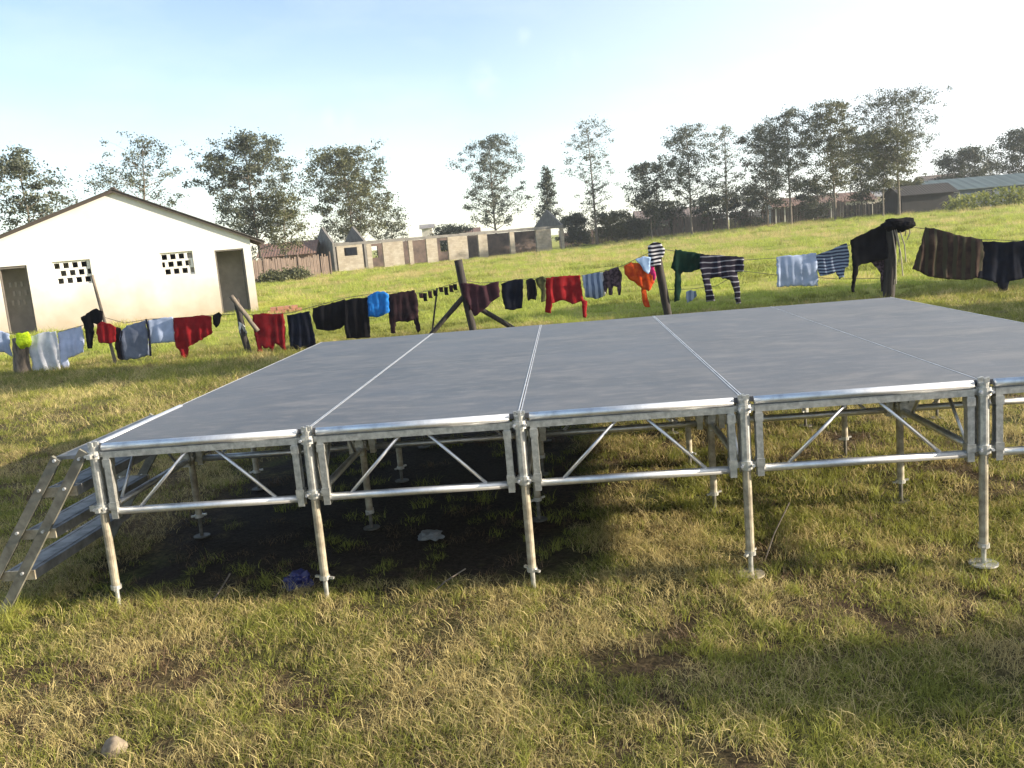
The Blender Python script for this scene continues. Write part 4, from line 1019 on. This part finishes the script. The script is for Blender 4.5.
def leg(x, y, i, j):
    zg = g0(x, y)+.022*noise.noise(Vector((x*1.7, y*1.7, 3.1)))+.012 - (.02 if (j == 0 and i in (0, 1, 2)) else 0)
    inner = j > 0
    bm = bmesh.new(); tube(bm, [(0, 0, -.036 if inner else -.012), (0, 0, -.40)], .030, 14)
    for zz in ((-.06 if not inner else -.075), -.37):   # clamp rings and lugs
        tube(bm, [(0, 0, zz-.022), (0, 0, zz+.022)], .040, 14)
        if j == 0: box(bm, -.075, .075, -.012, .012, zz-.015, zz+.015)
        if i == 0 or j > 0: box(bm, -.012, .012, -.075, .075, zz-.012, zz+.012)
    for k in range(0 if inner else 4):
        a = k*math.pi/2; box(bm, .022*math.cos(a)-.008, .022*math.cos(a)+.008, .022*math.sin(a)-.008, .022*math.sin(a)+.008, -.014, .012)
    sl = obj('leg', bm, galv, stage, False, loc=(x, y, 0))
    nutz = zg+.135+.02*math.sin(i*3+j)
    bm = bmesh.new(); tube(bm, [(0, 0, -.38), (0, 0, nutz)], .0235, 14)
    for k in range(5): tube(bm, [(-.004, -.0235, -.46-k*.075), (-.004, -.0255, -.46-k*.075)], .005, 7)
    obj('inner_tube', bm, dull, sl, False)
    bm = bmesh.new(); tube(bm, [(0, 0, nutz+.02), (0, 0, zg)], .013, 10); obj('screw_jack', bm, galv if j == 0 else shaded_steel, sl)
    bm = bmesh.new(); tube(bm, [(0, 0, nutz-.012), (0, 0, nutz+.012)], .030, 10); a = rnd.uniform(0, 3)
    bar(bm, (-.055*math.cos(a), -.055*math.sin(a), nutz-.004), (.055*math.cos(a), .055*math.sin(a), nutz+.008), .016, .012)
    obj('wing_nut', bm, galv, sl)
    bm = bmesh.new(); up = .018 if (j == 0 and i > 2) else 0; tube(bm, [(0, 0, zg+up-.002), (0, 0, zg+.007+up)], .074 if up else .058, 18); obj('foot_plate', bm, alu if (i == 4 and j == 0) else (dull if j == 0 else shaded_steel), sl)
    bm = bmesh.new()   # bolts on the clamp
    for zz in (-.06, -.37): tube(bm, [(.03, -.052, zz), (.03, -.028, zz)], .008, 8); tube(bm, [(-.03, -.052, zz), (-.03, -.028, zz)], .008, 8)
    obj('clamp_bolts', bm, alu, sl)
for j, y in enumerate(YS):
    for i, x in enumerate(XS): leg(x, y, i, j)

# ------------------------------------------------------------------ stairs
rail_m = metal_mat('worn_rail', (.22, .21, .17), (.11, .105, .085), .65, 14, .2)
st = empty('stage_stairs', (0, 0, 0)); tag(st, 'metal stage stairs with slanted rails at the left side of the stage', 'stairs')
zf = g0(-.7, 0)
def rail(y, dx, top):
    bm = bmesh.new(); a = Vector((-.015+dx, y, top)); b = Vector((-.66+dx, y, zf-.0)); bar(bm, a, b, .022, .054, Vector((1, 0, 0)))
    o = obj('side_rail', bm, rail_m, st)
    bm = bmesh.new()
    for z in (-.07, -.235, -.475, -.715):
        k = (top-z)/(top-zf); c = a.lerp(b, k); tube(bm, [c+Vector((0, -.024, 0)), c+Vector((0, -.010, 0))], .009, 8)
    obj('bolts', bm, alu, o)
for y in (-.03, 1.19):
    rail(y, 0, -.03); rail(y, -.165, -.06)
def railx(z): return -.015 - .645*((-.03-z)/(-.03-zf))
for z in (-.235, -.475, -.715):
    x1 = railx(z)+.045; x0 = x1-.175
    bm = bmesh.new(); box(bm, x0, x1, -.005, 1.165, z-.006, z)
    box(bm, x1-.006, x1, -.005, 1.165, z-.055, z-.0065); box(bm, x0, x0+.006, -.005, 1.165, z-.055, z-.0065)
    for k in range(2): box(bm, x0+.02+k*.12, x0+.027+k*.12, .0, 1.16, z+.0002, z+.003)
    tr = obj('tread', bm, tread_m, st)
    bm = bmesh.new(); box(bm, x0-.02, x1+.01, -.017, -.0055, z-.05, z+.005); obj('end_bracket', bm, dull, tr)
    bm = bmesh.new(); box(bm, x0-.02, x1+.01, 1.1655, 1.177, z-.05, z+.005); obj('end_bracket', bm, dull, tr)
bm = bmesh.new(); box(bm, -.20, -.04, -.005, 1.165, -.075, -.055); obj('top_step', bm, tread_m, st)

# ------------------------------------------------------------------ small things
def rock(u, v, size, label, mat, seed):
    P = to_ground(u, v); bm = bmesh.new(); bmesh.ops.create_icosphere(bm, subdivisions=3, radius=1)
    for q in bm.verts:
        p = q.co.copy(); k = 1+.28*noise.noise(p*1.3+Vector((seed, 0, 0)))+.1*noise.noise(p*4)
        q.co = Vector((p.x*size[0], p.y*size[1], max(-.4, p.z)*size[2]))*k
    tag(obj('stone', bm, mat, None, True, loc=P+Vector((0, 0, size[2]*.45))), label, 'stone')
rock(115, 754, (.046, .045, .048), 'pale stone lying in the grass at bottom left', simple('stone_pale', (.27, .22, .16), (.14, .11, .08), 25, .95, bstr=.6), 4)
def crumpled_bag(u, v, size, mat, label, seed):
    P = to_ground(u, v); bm = bmesh.new(); bmesh.ops.create_icosphere(bm, subdivisions=4, radius=1)
    for q in bm.verts:
        p = q.co.copy(); k = 1+.5*noise.noise(p*1.8+Vector((seed, 0, 0)))+.35*abs(noise.noise(p*4.2+Vector((0, seed, 0))))
        q.co = Vector((p.x*size[0], p.y*size[1], max(-.3, p.z)*size[2]))*k
    tag(obj('plastic_bag', bm, mat, None, False, loc=P+Vector((0, 0, size[2]*.4))), label, 'bag')
crumpled_bag(431, 538, (.075, .06, .035), simple('white_plastic', (.20, .21, .21), rough=.6), 'crumpled white plastic bag in the shade under the stage', 2)
crumpled_bag(299, 586, (.08, .06, .06), simple('blue_plastic', (.008, .012, .09), rough=.5), 'crumpled dark blue bag beside the second front leg', 6)
def stick(pts, r, label):
    bm = bmesh.new(); tube(bm, pts, r, 6); tag(obj('twig', bm, wood_pale), label, 'twig')
a, b = to_ground(214, 603), to_ground(232, 588); stick([a+Vector((0, 0, .02)), (a+b)/2+Vector((0, 0, .05)), b+Vector((0, 0, .09))], .005, 'dry twig on shaded soil under the left stage bay')
a = to_ground(765, 560); stick([a, a+Vector((.07, .05, .14)), a+Vector((.18, .12, .30))], .004, 'bare dry stalk beside the fourth front leg')
a = to_ground(432, 594); stick([a, a+Vector((.08, .03, .06)), a+Vector((.19, .10, .10))], .004, 'curved dry twig in the shade near the white bag')

# ------------------------------------------------------------------ thin evening haze over the field
bm = bmesh.new(); box(bm, -260, 300, -60, 420, -6, 34)
hm = bpy.data.materials.new('haze'); hm.use_nodes = True; hn = hm.node_tree.nodes; hl = hm.node_tree.links; hn.clear()
ho = hn.new('ShaderNodeOutputMaterial'); hv = hn.new('ShaderNodeVolumePrincipled'); hv.inputs['Color'].default_value = (.86, .92, 1, 1)
hv.inputs['Density'].default_value = .00045; hv.inputs['Anisotropy'].default_value = .3; hl.new(hv.outputs[0], ho.inputs['Volume'])
tag(obj('haze', bm, hm), 'thin pale haze hanging over the field', 'haze', kind='stuff')
scn.cycles.volume_bounces = 0
